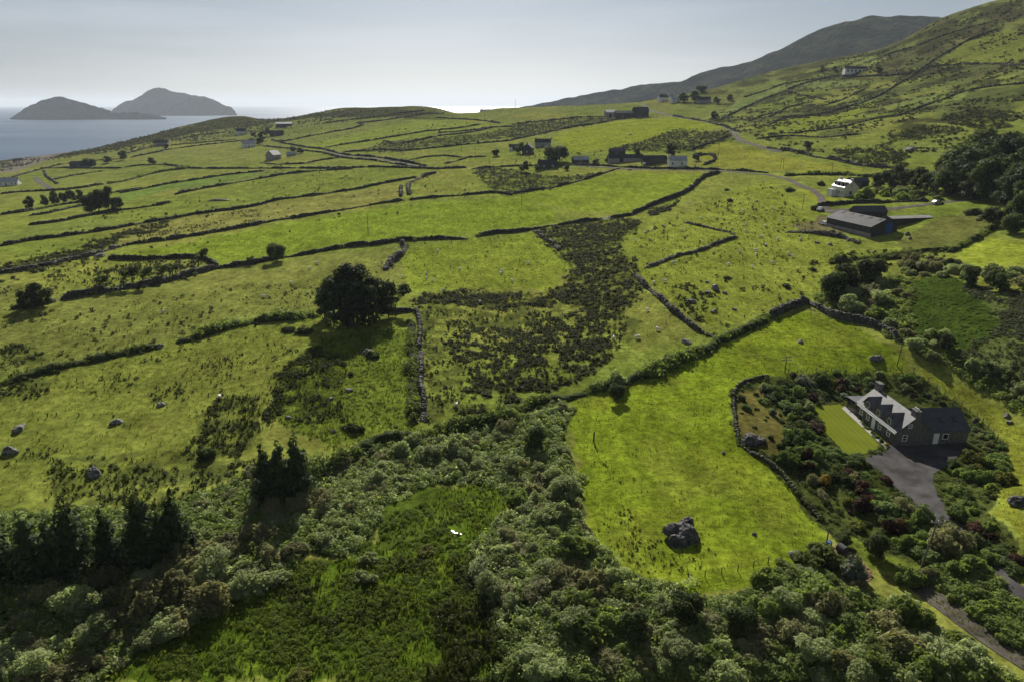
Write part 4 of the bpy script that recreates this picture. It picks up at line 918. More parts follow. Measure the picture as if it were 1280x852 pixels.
# heath tufts over the open hillside and skyline
g = []
q = spots([(880,150),(960,120),(1040,75),(1120,60),(1175,25),(1280,-5),(1290,190),(1190,185),(1120,200),(1000,190)], 5200, rng, noise=(17, 0.10, 17)); g.append((q, sizes(len(q), .7, 3.0, 0.6)))
q = spots([(150,178),(230,158),(285,148.5),(345,148.5),(430,136),(560,140),(450,150),(330,165),(200,185),(100,195),(40,205),(0,215),(0,204),(60,196)], 2600, rng, noise=(25, -0.25, 19)); g.append((q, sizes(len(q), 1.2, 3.4, 0.7)))
stuff('heath_cover', 'brown heather tufts scattered over the hillside and the skyline', 'heather', 'gorse', g, SPARSE)
# rushes dotted through the pastures
g = []
for poly, cnt, a, b, nz in [
  ([(-20,400),(400,345),(400,395),(200,430),(-20,480)], 420, .2, .8, (9, 0.1, 22)), ([(-20,500),(200,440),(420,405),(400,470),(330,560),(120,600),(-20,640)], 850, .2, .9, (7, 0.16, 23)),
  (RUSHY[0], 900, .4, 1.2, (4, -0.05, 25)), (RUSHY[3], 420, .4, 1.1, (4, 0.0, 26)), (RUSHY[2], 260, .5, 1.2, (5, 0.05, 27)), (RUSHY[4], 420, .4, 1.0, (5, 0.0, 29)),
  ([(500,305),(690,292),(720,340),(560,370),(505,380),(440,330)], 260, .35, .8, None), ([(780,300),(870,255),(960,230),(1060,320),(1010,375),(890,415),(805,350)], 330, .4, 1.1, (8, 0.05, 33)),
  ([(150,285),(320,262),(330,276),(230,294),(180,300)], 420, .5, 1.1, (9, 0.1, 35)), ([(100,340),(210,325),(260,330),(240,345),(120,365)], 420, .6, 1.5, None), ([(-10,350),(110,325),(110,365),(-10,385)], 200, .5, 1.2, (6, 0.1, 37)),
  (MAIN, 900, .12, .34, None), ([(730,560),(790,600),(800,660),(900,690),(860,722),(780,715),(730,640)], 200, .2, .55, (6, 0.1, 40))]:
    q = spots(poly, cnt, rng, noise=nz); g.append((q, sizes(len(q), a, b, 0.9)))
stuff('rush_tufts', 'dark rush tufts dotted across the pastures', 'rushes', 'rush', g, SPRAYS + SPARSE)
# bracken of the two wet meadows and bog
g = []
q = spots([(120,852),(250,775),(330,735),(400,705),(470,692),(540,690),(585,695),(600,740),(625,800),(615,852)], 3400, rng, noise=(3, 0.0, 42), ragged=5); g.append((q, sizes(len(q), .25, .85, 0.6)))
q = spots(MEADOW, 900, rng, noise=(6, 0.05, 44)); g.append((q, sizes(len(q), .4, 1.0, 0.7)))
q = spots(BOG, 900, rng, noise=(4, -0.1, 43)); g.append((q, sizes(len(q), .25, .8, 0.6)))
q = spots(WETLAND, 700, rng); g.append((q, sizes(len(q), .3, .9, 0.5)))
stuff('bracken', 'green bracken filling the dark wet meadows', 'bracken', 'bracken', g, TUFTS)
q = spots([(560,690),(620,690),(625,852),(540,852)], 650, rng, noise=(3, 0.0, 45)); g = [(q, sizes(len(q), .5, 1.3, 1.0))]
q = spots([(330,720),(470,690),(560,700),(540,800),(380,790)], 350, rng, noise=(3, 0.1, 47)); g.append((q, sizes(len(q), .4, 1.0)))
stuff('meadow_rushes', 'dark rush tussocks standing in the wet meadow', 'rushes', 'gorse', g, SPRAYS + TUFTS)
q = spots(REEDBED, 900, rng, noise=(6, -0.1, 49)); g = [(q, sizes(len(q), .4, 1.2, 0.7))]
stuff('reeds', 'pale reeds edging the small bog below the barn', 'reeds', 'reed', g, TUFTS)
# low growth under and between the scrub
g = []
for poly, cnt in (([(1150,712),(1230,716),(1290,770),(1290,835),(1225,780)], 420), (SCRUB_A, 2600), (SCRUB_B, 3000), (SCRUB_C, 2600), ([(1030,345),(1140,350),(1140,430),(1285,480),(1285,518),(1190,465),(1100,410),(1020,380)], 1500)):
    q = spots(poly, cnt, rng, avoid=(MEADOW, [(1146,726),(1164,728),(1290,812),(1290,845),(1146,745)], [(470,640),(500,612),(560,605),(590,620),(560,650),(500,690)])); g.append((q, sizes(len(q), .6, 1.7, 0.8)))
stuff('undergrowth', 'low brambles and nettles filling the ground between the shrubs', 'undergrowth', 'bramble', g, TUFTS)
q = spots(GARDEN, 1500, rng, avoid=(LAWN, DRIVE, ORCHARD, GLADE, STRIP, [(1060,500),(1100,480),(1145,505),(1185,505),(1200,560),(1110,562)])); g = [(q, sizes(len(q), .4, 1.1, 0.8))]
stuff('garden_ground_cover', 'mixed low plants covering the cottage garden beds', 'ground cover', 'garden', g, TUFTS)
# lighter willow sprigs and coarse grass between the shrubs
g = []
for poly, cnt in ((SCRUB_A, 2600), (SCRUB_C, 1500), (SCRUB_B, 1200)):
    q = spots(poly, cnt, rng, avoid=(MEADOW,)); g.append((q, sizes(len(q), .5, 1.5, 0.9)))
stuff('willow_scrub', 'grey green willow sprigs filling the gaps of the thickets', 'scrub', 'willow', g, [tuft(46, _rp, leaf=.16) for _ in range(5)])
g = []
for poly, cnt, a, b in ((MAIN, 5000, .14, .34), ([(-20,400),(400,345),(440,330),(500,380),(380,450),(330,560),(120,600),(-20,640)], 6500, .2, .5), ([(500,305),(690,292),(800,340),(900,410),(760,480),(560,520),(530,440)], 3500, .25, .6), ([(780,300),(870,255),(960,230),(1060,320),(1010,375),(890,415),(805,350)], 4000, .28, .65), (BOG, 2500, .3, .7), (MEADOW, 3000, .3, .7), (STRIP, 600, .16, .35), ([(140,322),(320,290),(640,250),(690,262),(690,278),(440,306),(270,330)], 3500, .3, .65), (WETLAND, 200, .3, .6)):
    q = spots(poly, cnt, rng, noise=(2.5, -0.2, 93)); g.append((q, sizes(len(q), a, b, .9)))
q = spots([(1146,728),(1160,728),(1215,768),(1290,815),(1290,838),(1215,792),(1150,742)], 420, rng, ragged=1); g.append((q, sizes(len(q), .15, .4, .8)))
stuff('grass_tufts', 'coarse tussocks of yellow green pasture grass', 'grass', 'grass', g, SPRAYS)
q = spots(CHIPS, 220, rng); v, f = scatter_mesh([tuft(10, _rp, leaf=0.5)], q, sizes(len(q), .25, .5, 0.4), rng)
M['chips'] = leaf_mat('wood_chips', (0.20, 0.13, 0.07), (0.32, 0.22, 0.13), trans=0.0)
tag(mesh_np('wood_chips', v, f, M['chips']), 'brown wood chips tipped on the bank below the garden', 'wood chips', kind='stuff')

# ---------------------------------------------------------------- shrubs: prototypes about 2 m across, copied one by one
def shrub_mesh(name, lobes, n, leaf, mat, seed, **kw):
    r = np.random.default_rng(seed); parts = [cloud(lobes, n, leaf, r, **kw)]
    if mat not in ('willow', 'olive', 'bramble'): parts += [ico(c, (a[0] * .62, a[1] * .62, a[2] * .62), r) for c, a in lobes]  # solid balls added inside the lobes so light does not pass through
    else: parts.append(ico((0, 0, .18), (.45, .45, .18), r))
    v, f = join(parts); return mesh_np(name, v, f, M[mat], link=False)
def lump_lobes(seed, k, flat=0.75, spread=0.6, rad=(0.35, 0.6)):
    r = np.random.default_rng(seed); L_ = [((0, 0, 0.62 * flat), (0.72, 0.72, 0.66 * flat))]
    sx, sy = r.uniform(.8, 1.15), r.uniform(.8, 1.15)
    L_ = [((0, 0, 0.5 * flat), (0.62 * sx, 0.62 * sy, 0.5 * flat))]
    for i in range(2 * k + 4):
        a = r.uniform(0, 6.283); q = r.uniform(.16, .38); d = r.uniform(.15, .92)
        L_.append(((d * math.cos(a) * sx, d * math.sin(a) * sy, (.25 + (.75 - .55 * d) * r.uniform(.6, 1.35)) * flat), (q * r.uniform(.8, 1.3), q * r.uniform(.8, 1.3), q * r.uniform(.7, 1.3))))
    return L_
SHR = {}
for kind, mat, nleaf, leaf in (('willow', 'willow', 3000, .10), ('bramble', 'bramble', 2600, .12), ('olive', 'olive', 2600, .105), ('garden', 'garden', 1800, .13), ('copper', 'copper', 900, .17), ('lime', 'lime', 900, .16), ('silver', 'silver', 900, .17), ('dark', 'dark', 1000, .17)):
    SHR[kind] = [shrub_mesh(kind + '_shrub', lump_lobes(100 + 7 * i + len(kind), 5 + i % 3), nleaf, leaf, mat, 40 + i) for i in range(6 if kind in ('willow', 'bramble', 'olive', 'garden') else 2)]
for kind, mat in (('round', 'garden'), ('gold', 'gold'), ('rust', 'rust')):
    SHR[kind] = [shrub_mesh(kind + '_shrub', [((0, 0, .8), (.85, .85, .8))], 1100, .15, mat, 60 + i, hollow=.88) for i in range(2)]
SHR['ball'] = SHR['round']
def shrub(kind, p, s, label, group=None, name=None, cat='shrub', flat=1.0):
    me = random.choice(SHR[kind]); o = bpy.data.objects.new(name or {'willow': 'willow_shrub', 'bramble': 'bramble_bush', 'olive': 'sallow_bush'}.get(kind, 'garden_shrub'), me); COL.objects.link(o)
    o.location = (float(p[0]), float(p[1]), float(p[2]) - 0.12 * s); o.rotation_euler = (0, 0, random.uniform(0, 6.28))
    k = random.uniform(.72, 1.38); o.scale = (s * k, s / k, s * flat * random.uniform(.6, 1.35)); return tag(o, label, cat, group)
def thicket(poly, count, a, b, min_d, kinds, label, group, name=None, flat=1.0, avoid=(), noise=None):
    r = np.random.default_rng(len(label) * 31 + count); P = spots(poly, count, r, min_d=min_d, avoid=avoid, noise=noise)
    for p in P: shrub(random.choices([k for k, _ in kinds], [w for _, w in kinds])[0], p, a * .8 + (b * 1.1 - a * .8) * random.random() ** 1.7, label, group, name, flat=flat)
NOGLADE = (MEADOW, [(470,640),(500,612),(560,605),(590,620),(565,655),(500,690),(455,690)])
thicket([(432,580),(470,555),(520,548),(585,548),(640,525),(700,510),(705,545),(715,590),(640,600),(560,602),(500,606),(460,640),(395,690),(370,690),(405,640)], 95, .9, 1.9, 1.5, [('willow', 5), ('olive', 2)], 'grey green willow shrub in the dense thicket under the trimmed hedge bank', 'willows in the thicket under the hedge bank', avoid=NOGLADE)
thicket([(640,610),(700,585),(715,610),(722,655),(745,705),(780,748),(750,775),(640,790),(605,750),(585,700),(610,660)], 60, 1.2, 2.3, 2.0, [('willow', 4), ('olive', 2), ('bramble', 1)], 'rounded willow shrub between the wet meadow and the boulder meadow', 'willows beside the boulder meadow', avoid=NOGLADE)
thicket(SCRUB_B, 105, 1.3, 2.5, 2.3, [('bramble', 5), ('willow', 2), ('olive', 1)], 'dense green shrub in the scrub slope below the boulder meadow', 'shrubs on the scrub slope below the boulder meadow', name='scrub_bush', avoid=([(1146,726),(1215,755),(1290,800),(1290,845),(1200,800),(1146,745)], [(1130,700),(1220,690),(1290,740),(1290,760),(1200,740)]))
thicket([(-30,852),(-30,760),(60,740),(130,700),(200,680),(250,690),(330,690),(370,690),(330,735),(250,775),(180,830),(150,852)], 62, 1.3, 2.6, 2.1, [('willow', 4), ('olive', 4)], 'pale willow shrub in the strip between the conifers and the wet meadow', 'willows below the conifer row', avoid=(MEADOW,))
thicket([(240,640),(310,600),(400,560),(430,575),(400,640),(370,690),(300,690),(240,690)], 36, 1.0, 2.2, 1.8, [('olive', 4), ('willow', 3)], 'dull olive shrub around the feet of the three conifers', 'shrubs around the three conifers')
thicket([(1035,350),(1060,340),(1110,345),(1140,355),(1135,410),(1150,430),(1110,412),(1075,398),(1030,380)], 34, 1.4, 2.8, 2.4, [('willow', 3), ('olive', 3), ('bramble', 1)], 'spreading willow shrub between the bright meadow corner and the small bog', 'willows beside the small bog')
thicket([(1120,320),(1185,322),(1230,338),(1290,340),(1290,375),(1250,362),(1190,346),(1120,350)], 26, 1.8, 3.2, 3.0, [('willow', 2), ('olive', 2), ('dark', 1)], 'rounded shrub along the upper edge of the small bog', 'shrubs along the upper edge of the bog')
thicket([(1140,430),(1170,415),(1200,440),(1225,465),(1290,475),(1290,506),(1250,486),(1205,462),(1168,450),(1140,444)], 32, 1.1, 2.0, 2.2, [('willow', 4), ('bramble', 2)], 'bushy shrub between the small bog and the mown garden strip', 'shrubs between bog and garden strip', avoid=(STRIP,))
thicket([(1060,315),(1095,322),(1120,322),(1110,345),(1060,340),(1040,330)], 14, 1.0, 2.2, 2.0, [('dark', 3), ('bramble', 1)], 'dark bush below the barn pasture', 'dark bushes below the barn')
thicket([(1088,238),(1130,236),(1185,243),(1180,251),(1110,252)], 26, 2.0, 3.4, 3.0, [('bramble', 2), ('dark', 2), ('olive', 1)], 'shrub in the shelter belt between the white dormer house and the wood', 'shelter belt shrubs')
thicket([(1204,266),(1240,266),(1268,284),(1232,278)], 10, 1.4, 2.8, 2.6, [('olive', 2), ('dark', 1)], 'shrub along the lower edge of the wood', 'shrubs along the lower edge of the wood')
# garden beds, clumps copied one by one
HOUSEFOOT = [(1060,500),(1095,480),(1142,505),(1190,505),(1205,562),(1110,564)]
thicket([(952,482),(1040,470),(1140,470),(1150,505),(1100,486),(1062,498),(1018,504),(1005,518),(968,520),(945,500)], 52, .8, 1.9, 1.4, [('garden', 5), ('copper', 1), ('willow', 2), ('dark', 1), ('silver', 1)], 'garden shrub in the bed behind the mown lawn and cottage', 'shrubs behind the lawn', avoid=(LAWN, HOUSEFOOT))
thicket([(1140,474),(1175,495),(1240,550),(1258,580),(1225,575),(1212,550),(1200,520),(1150,500)], 34, .5, 1.15, 1.3, [('garden', 4), ('willow', 2), ('silver', 2), ('olive', 2)], 'garden shrub in the bed behind the grey rear wing', 'shrubs behind the rear wing', avoid=(HOUSEFOOT, DRIVE, STRIP))
thicket([(988,522),(1016,512),(1030,542),(1055,570),(1080,582),(1110,608),(1148,640),(1160,655),(1120,672),(1080,655),(1040,635),(1000,595),(978,565)], 62, .8, 1.9, 1.35, [('garden', 5), ('copper', 2), ('olive', 1), ('dark', 1)], 'garden shrub between the lawn and the rough garden wall', 'shrubs between lawn and garden wall', avoid=(LAWN, DRIVE))
thicket([(1186,582),(1225,570),(1262,578),(1250,612),(1236,634),(1205,636),(1188,622)], 20, .9, 1.9, 1.6, [('garden', 3), ('lime', 1), ('bramble', 2)], 'leafy garden shrub on the far side of the tarmac drive', 'shrubs across the drive', avoid=(DRIVE, STRIP))
thicket([(1120,660),(1160,655),(1180,664),(1204,690),(1228,716),(1215,732),(1165,706),(1140,690)], 30, 1.4, 2.5, 1.8, [('bramble', 4), ('garden', 2), ('olive', 1)], 'tall shrub beside the lane below the drive', 'shrubs beside the lane')
thicket([(1196,648),(1230,652),(1262,690),(1285,722),(1262,718),(1225,682)], 16, 1.0, 2.0, 1.8, [('bramble', 3), ('garden', 2), ('copper', 1)], 'leafy shrub on the far side of the lane below the drive', 'shrubs across the lane')
thicket([(1170,714),(1225,714),(1285,765),(1285,815),(1230,778)], 12, .8, 1.6, 1.6, [('bramble', 3), ('olive', 1)], 'bramble bush between the tarmac lane and the stony track', 'brambles between lane and track')
thicket(ORCHARD, 22, .45, .9, 1.6, [('dark', 3), ('garden', 2)], 'small dark bush in the brown orchard patch by the pale garden wall', 'small bushes in the orchard patch')
# shrubs that stand out
for kind, u, v, s, lab in [
  ('gold', 1031, 606, 1.1, 'golden yellow shrub among the green bushes near the garden wall'), ('gold', 1041, 479, .8, 'orange yellow shrub in the bed behind the lawn'),
  ('copper', 1060, 592, 1.3, 'dark red shrub at the lawn corner nearest the drive'), ('copper', 1078, 615, 1.5, 'largest purple leaved bush beside the drive'), ('copper', 1108, 603, 1.0, 'purple bush touching the edge of the tarmac drive'),
  ('copper', 992, 470, 1.2, 'dark red bush by the pole at the garden edge'), ('copper', 1050, 481, 1.4, 'purple shrub behind the orange one by the lawn'), ('silver', 1002, 478, 1.7, 'big pale leaved shrub behind the lawn'),
  ('lime', 1136, 487, 1.0, 'bright lime bush behind the cottage chimney'), ('silver', 1219, 528, 1.0, 'white flowering shrub by the garden strip fence'), ('lime', 1060, 630, 1.2, 'yellow green bush below the purple ones'),
  ('silver', 1105, 640, 1.3, 'cream flowering bush at the foot of the drive'), ('lime', 1072, 660, 1.3, 'fresh green bush by the lower garden wall'), ('gold', 1108, 557, .45, 'small yellow flower clump at the cottage corner'),
  ('rust', 827, 203, 2.7, 'round rust coloured bush beside the white roadside cottage'), ('silver', 1065, 724, 2.3, 'silvery bush below the wood chips'), ('bramble', 1022, 702, 2.9, 'dark rounded bush on the bank by the blue drum'),
  ('willow', 772, 484, 2.6, 'broad grey shrub growing out of the meadow hedge bank'), ('bramble', 821, 464, 1.9, 'dark bush in the hedge bank above the bright meadow'), ('bramble', 848, 452, 1.9, 'leafy bush in the hedge bank near the pale rocks'),
  ('bramble', 1139, 729, 1.9, 'bramble mound covering the upper end of the stony track'), ('olive', 1156, 723, 1.5, 'dull bush at the upper end of the stony track'), ('willow', 219, 776, 1.8, 'lone round pale shrub at the meadow edge'), ('willow', 461, 700, 1.3, 'small pale sapling in the wet meadow, the upper of two'), ('willow', 457, 725, 1.4, 'pale sapling in the wet meadow, the lower of two'), ('lime', 533, 690, 1.4, 'light green sapling near the glinting pool'), ('lime', 375, 848, 1.4, 'pale green sapling at the foot of the wet meadow'),
  ('willow', 570, 560, 2.3, 'pale rounded willow under the hedge bank by the lane end'), ('willow', 692, 650, 2.6, 'tall rounded willow casting a shadow beside the boulder meadow'), ('dark', 443, 538, 1.6, 'dark bush in the bog grass above the hedge'),
  ('dark', 361, 414, 1.7, 'left of two dark bushes under the overgrown bank'), ('dark', 381, 416, 2.0, 'right of two dark bushes under the overgrown bank'), ('dark', 259, 571, 1.6, 'low dark bush alone in the pasture above the conifers'),
  ('bramble', 1120, 232, 3.4, 'big green shrub near the white dormer house'), ('willow', 1128, 243, 3.6, 'rounded bush on the lawn between the white house and the wood'), ('bramble', 1082, 249, 4.2, 'large shrub hiding the foot of the white dormer house'), ('garden', 1026, 232, 2.6, 'round shrub on the lawn before the white dormer house'),
  ('dark', 1020, 262, 2.3, 'dark shrub by the yard entrance beside the barn'), ('dark', 987, 239, 2.4, 'bush beside the road bend before the white house'), ('dark', 912, 252, 1.5, 'small dark bush high in the sheep pasture'), ('dark', 908, 238, 1.4, 'dark bush on the hump of the sheep pasture'),
  ('dark', 1016, 338, 1.1, 'little dark bush in the pasture below the barn'), ('dark', 983, 359, 1.5, 'low spreading bush alone in the sheep pasture'), ('dark', 909, 348, 1.2, 'dark bush beside the pasture rocks'), ('dark', 465, 447, 1.8, 'shrub round the dark rock in the bog grass')]:
    shrub(kind, at(u, v), s, lab)
for u, v in [(988,527),(996,531),(1000,538),(1003,546),(995,545),(1008,553),(1012,561),(1002,558),(1018,567),(1009,570),(1020,577),(1030,585),(1000,568),(1014,583),(992,537),(1024,570)]:
    shrub('ball', at(u, v), random.uniform(.85, 1.15), 'clipped round green bush in the cluster beside the lawn', 'clipped round bushes by the lawn', name='clipped_bush', cat='bush')
for u, v in [(1085,536),(1090,541),(1097,547),(1102,552),(1080,531),(1074,523)]:
    shrub('garden', at(u, v), .5, 'small flowering plant along the cottage front wall', 'plants along the cottage front', name='flower_clump', cat='plant')

# ---------------------------------------------------------------- trees
def tree_proto(kind, seed):
    """unit tree, 1 high: (crown mesh, trunk mesh)"""
    r = np.random.default_rng(seed); tb = MB()
    if kind == 'conifer':
        lob = []; 
        for i in range(9):
            h = .10 + .86 * i / 8; w = .30 * (1 - h) ** .8 + .03
            for k in range(3 if i < 7 else 1):
                a = r.uniform(0, 6.28); lob.append(((w * .45 * math.cos(a), w * .45 * math.sin(a), h), (w * .75, w * .75, .085)))
        V = [cloud(lob, 1700, .045, r, hollow=.5, aspect=2.2)]; mat = 'pine'
        tb.tube([(0, 0, -.05), (0.01, 0, .5), (0, .01, .93)], .022, 7, .006)
        for i in range(10):
            h = .15 + .07 * i; a = 2.4 * i; l = .26 * (1 - h) + .04; tb.tube([(0, 0, h), (l * math.cos(a), l * math.sin(a), h - .02)], .007, 5, .002)
        V += [ico((0, 0, .42), (.11, .11, .36), r)]
    elif kind == 'pine':
        lob = []
        for i in range(22):
            h = r.uniform(.14, .93); w = .30 * math.sqrt(max(.1, 1 - ((h - .45) / .5) ** 2)); a = r.uniform(0, 6.28); d = r.uniform(.3, 1) * w
            lob.append(((d * math.cos(a), d * math.sin(a), h), (.15, .15, .09)))
        V = [cloud(lob, 2800, .038, r, hollow=.4, aspect=2.0)]; mat = 'pine'
        tb.tube([(0, 0, -.05), (.02, .01, .35), (.0, .02, .65), (-.02, .0, .9)], .026, 7, .008)
        for c, _ in lob: tb.tube([(0.01, 0.01, max(.25, c[2] - .2)), (c[0] * .6, c[1] * .6, c[2] - .06), c], .010, 5, .003)
        V += [ico((c[0] * .9, c[1] * .9, c[2]), (.06, .06, .035), r) for c, _ in lob[::3]]
    elif kind in ('broad', 'sallow'):
        lob = []
        for i in range(16):
            a = r.uniform(0, 6.28); h = r.uniform(.16, .86); w = .36 * math.sqrt(max(.05, 1 - ((h - .46) / .46) ** 2)); d = r.uniform(.4, 1) * w
            q = r.uniform(.13, .2); lob.append(((d * math.cos(a), d * math.sin(a), h), (q, q, q * .85)))
        V = [cloud(lob, 2400, .046, r, hollow=.6)]; mat = 'dark' if kind == 'broad' else 'willow'
        tb.tube([(0, 0, -.05), (.01, 0, .3), (-.01, .01, .6)], .03, 7, .012)
        for c, _ in lob[:9]: tb.tube([(0, 0, .26), (c[0] * .5, c[1] * .5, c[2] * .7 + .05), c], .012, 5, .004)
        if kind == 'broad': V += [ico(c, (q[0] * .6,) * 3, r) for c, q in lob]
    else:  # windswept thorn
        lob = []
        for i in range(9):
            x = r.uniform(-.1, .42); h = .62 + .28 * x + r.uniform(-.12, .2); lob.append(((x, r.uniform(-.22, .22), h), (.17, .15, .09)))
        V = [cloud(lob, 900, .05, r, hollow=.3)]; mat = 'dark'
        tb.tube([(-.1, 0, -.05), (-.06, .01, .25), (.05, 0, .5), (.15, 0, .68)], .03, 7, .012)
        for c, _ in lob: tb.tube([(-.03, 0, .34), (c[0] * .5, c[1] * .6, .55), c], .011, 5, .004)
    v, f = join(V); crown = mesh_np('crown', v, f, M[mat], link=False)
    t = tb.build('trunk', M['bark']); trunk = t.data; bpy.data.objects.remove(t); return crown, trunk
TREES = {k: [tree_proto(k, 500 + 11 * i + len(k)) for i in range(3)] for k in ('conifer', 'pine', 'broad', 'wind', 'sallow')}
def tree(name, kind, u, v, hpx, label, group=None, wide=1.0, cat='tree'):
    p = at(u, v); h = hpx / ppm(p) / (CP + 0.1); cr, tr = random.choice(TREES[kind]); o = empty(name, p, random.uniform(0, 6.28) if kind != 'wind' else random.uniform(-.5, .5))
    w = h * wide * random.uniform(.9, 1.1); o.scale = (w, w, h); tag(o, label, cat, group)
    for nm, me in (('crown', cr), ('trunk', tr)):
        c = bpy.data.objects.new(nm, me); COL.objects.link(c); c.parent = o
    return o
for u, v, h, lab in [(418,406,64,'dark pine on the seaward edge of the pine clump'), (436,402,76,'tallest pine in the dark clump by the collapsed wall'), (454,401,73,'full pine in the middle of the dark clump'), (470,400,60,'shaded pine inside the dark clump'), (486,398,52,'thinner pine at the lane edge of the dark clump'), (443,411,60,'front pine of the dark clump over its own shadow'), (406,399,42,'low pine beside the dark clump'), (428,408,56,'short dense pine at the foot of the dark clump'), (463,408,54,'short pine at the lane side foot of the dark clump')]:
    tree('pine_tree', 'pine', u, v, h, lab, wide=.74)
tree('hawthorn', 'wind', 399, 372, 16, 'sparse pale thorn beside the pine clump'); tree('hawthorn', 'wind', 497, 390, 36, 'thin tree at the lane edge of the pine clump')
for u, v, h, lab in [(334,622,76,'conifer nearest the sea of the three above the thicket'), (353,620,80,'middle conifer of the three above the thicket'), (375,616,84,'tallest conifer of the three above the thicket')]:
    tree('conifer', 'conifer', u, v, h, lab, wide=.85)
for u, v, h, lab in [(0,725,90,'dark conifer cut by the photo edge in the bottom row'), (42,715,88,'conifer second from the photo edge in the bottom row'), (70,712,76,'bushy conifer in the bottom row under the white rock'), (96,712,104,'broad conifer of the bottom row under the pasture'), (140,708,84,'short conifer between the tall ones of the bottom row'), (182,704,112,'tallest conifer of the bottom row'), (224,690,90,'slender conifer at the thicket end of the bottom row'), (205,698,78,'small conifer next to the slender one of the bottom row')]:
    tree('conifer', 'conifer', u, v, h, lab, wide=.82)
tree('hawthorn', 'broad', 31, 386, 24, 'round tree at the end of the rubble wall, the smaller of two'); tree('hawthorn', 'broad', 54, 384, 34, 'round tree at the end of the rubble wall, the larger of two')
for u, v, h, lab in [(125,364,22,'small round thorn leaning over the rubble wall'), (157,360,30,'widest windswept thorn along the rubble wall'), (180,357,26,'windswept thorn next to the widest one'), (200,352,22,'windswept thorn behind the rubble wall near the stone heaps'), (214,348,20,'dense small thorn by the stone heaps'), (250,333,24,'thorn on the curved shaded wall'), (312,331,12,'little thorn on the long wall near the lone tree')]:
    tree('hawthorn', 'wind', u, v, h, lab, wide=1.1)
tree('hawthorn', 'broad', 346, 327, 26, 'lone dark tree on the long wall with its shadow in the field', wide=1.0)
for u, v, h, lab in [(37,262,17,'cypress at the seaward end of the row'), (57,258,15,'second cypress of the row in the pale field'), (69,256,18,'third cypress of the row in the pale field'), (80,254,15,'slim cypress of the row'), (90,252,16,'fourth full cypress of the row'), (101,251,16,'cypress close to the big clump')]:
    tree('cypress', 'broad', u, v, h, lab, wide=.8)
for u, v, h, lab in [(115,266,26,'front cypress of the big clump on the dark bank'), (124,264,28,'tall cypress in the middle of the big clump'), (136,262,30,'biggest cypress of the clump on the dark bank'), (147,264,20,'small tree beside the big cypress clump')]:
    tree('cypress', 'broad', u, v, h, lab, wide=.9)
for u, v, h, lab in [(689,204,24,'rounded dark tree behind the low dark cottage'), (700,202,22,'tree beside the low dark cottage towards the grey roof'), (650,192,14,'small tree between the grey gable and the ridge field'), (655,215,14,'bushy tree below the grey gable'), (797,196,12,'tree between the long grey sheds'), (838,196,17,'dark upright tree beside the white roadside cottage'), (870,201,9,'shrubby tree in the garden of the white roadside cottage'), (893,150,11,'lone dark tree beside the pale hill road')]:
    tree('hawthorn', 'broad', u, v, h, lab, wide=1.1)
for u, v, h, w_, lab in [(855,128,12,1.3,'dark tree among the far ridge houses'), (868,128,14,1.3,'bigger dark tree among the far ridge houses'), (876,116,10,1.6,'dark grove above the far ridge houses'), (896,130,9,1.3,'tree beside the last far ridge house'), (912,126,8,1.3,'bush by the last far ridge house'), (1028,92,9,.9,'slim tree in front of the long white hillside house'), (1043,90,8,1.2,'tree by the gable of the long white hillside house'), (1098,92,9,1.6,'dark trees past the end of the long white hillside house'),
  (155,200,12,1.3,'dark tree by the seaward farm'), (135,204,10,1.4,'dark tree of the seaward farm shelter belt'), (112,208,11,1.6,'broad tree of the seaward farm shelter belt'), (190,206,9,1.5,'bush along the seaward field hedge'), (325,181,10,1.2,'tree beside the grey house under the heath'), (376,192,8,1.6,'bush beside the grey gabled farmhouse'), (620,195,9,1.3,'little tree at the corner of the pole field'), (1009,186,10,1.6,'dark bush on the roadside wall below the hill')]:
    tree('hawthorn', 'broad', u, v, h, lab, wide=w_)
for u, v, h, w_, lab in [(327,177,13,.9,'dark tree close to the white gabled house under the heath'), (334,170,11,1.0,'dark tree between the ridge barn and the white gabled house'), (318,172,8,1.3,'bush beside the white skyline house'), (366,190,7,1.5,'low tree at the end of the grey gabled farmhouse yard'), (208,186,6,1.6,'bush beside the seaward farm'), (745,206,8,1.5,'bushy tree at the seaward end of the long sheds'), (760,203,7,1.5,'bush before the long grey shed'), (672,214,7,1.5,'bush in front of the low dark cottage'), (708,213,7,1.5,'bush between the low cottage and the byre')]:
    tree('hawthorn', 'broad', u, v, h, lab, wide=w_)
for u, v, h, lab in [(640,588,30,'pale sallow tree standing up in the thicket under the hedge bank'), (706,622,34,'sallow tree at the thicket edge halfway down the boulder meadow'), (612,742,34,'sallow tree between the wet meadow and the scrub slope'), (720,790,38,'grey sallow tree rising out of the scrub slope'), (980,760,36,'sallow tree in the scrub under the wood chips'), (1010,822,40,'spreading sallow at the lower photo edge below the lane'), (840,830,38,'sallow tree low on the scrub slope'), (690,845,36,'sallow tree at the photo edge beside the wet meadow'), (270,710,40,'sallow tree at the foot of the three conifers shadow'), (120,800,42,'pale sallow in the strip below the conifer row'), (50,840,40,'sallow tree in the bottom corner below the conifer row'), (310,735,34,'pale sallow leaning over the wet meadow'), (540,572,22,'little sallow under the trimmed hedge bank'), (1062,392,26,'sallow tree behind the meadow corner wall'), (1100,380,26,'sallow tree beside the small bog')]:
    tree('sallow_tree', 'sallow', u, v, h, lab, wide=1.25)
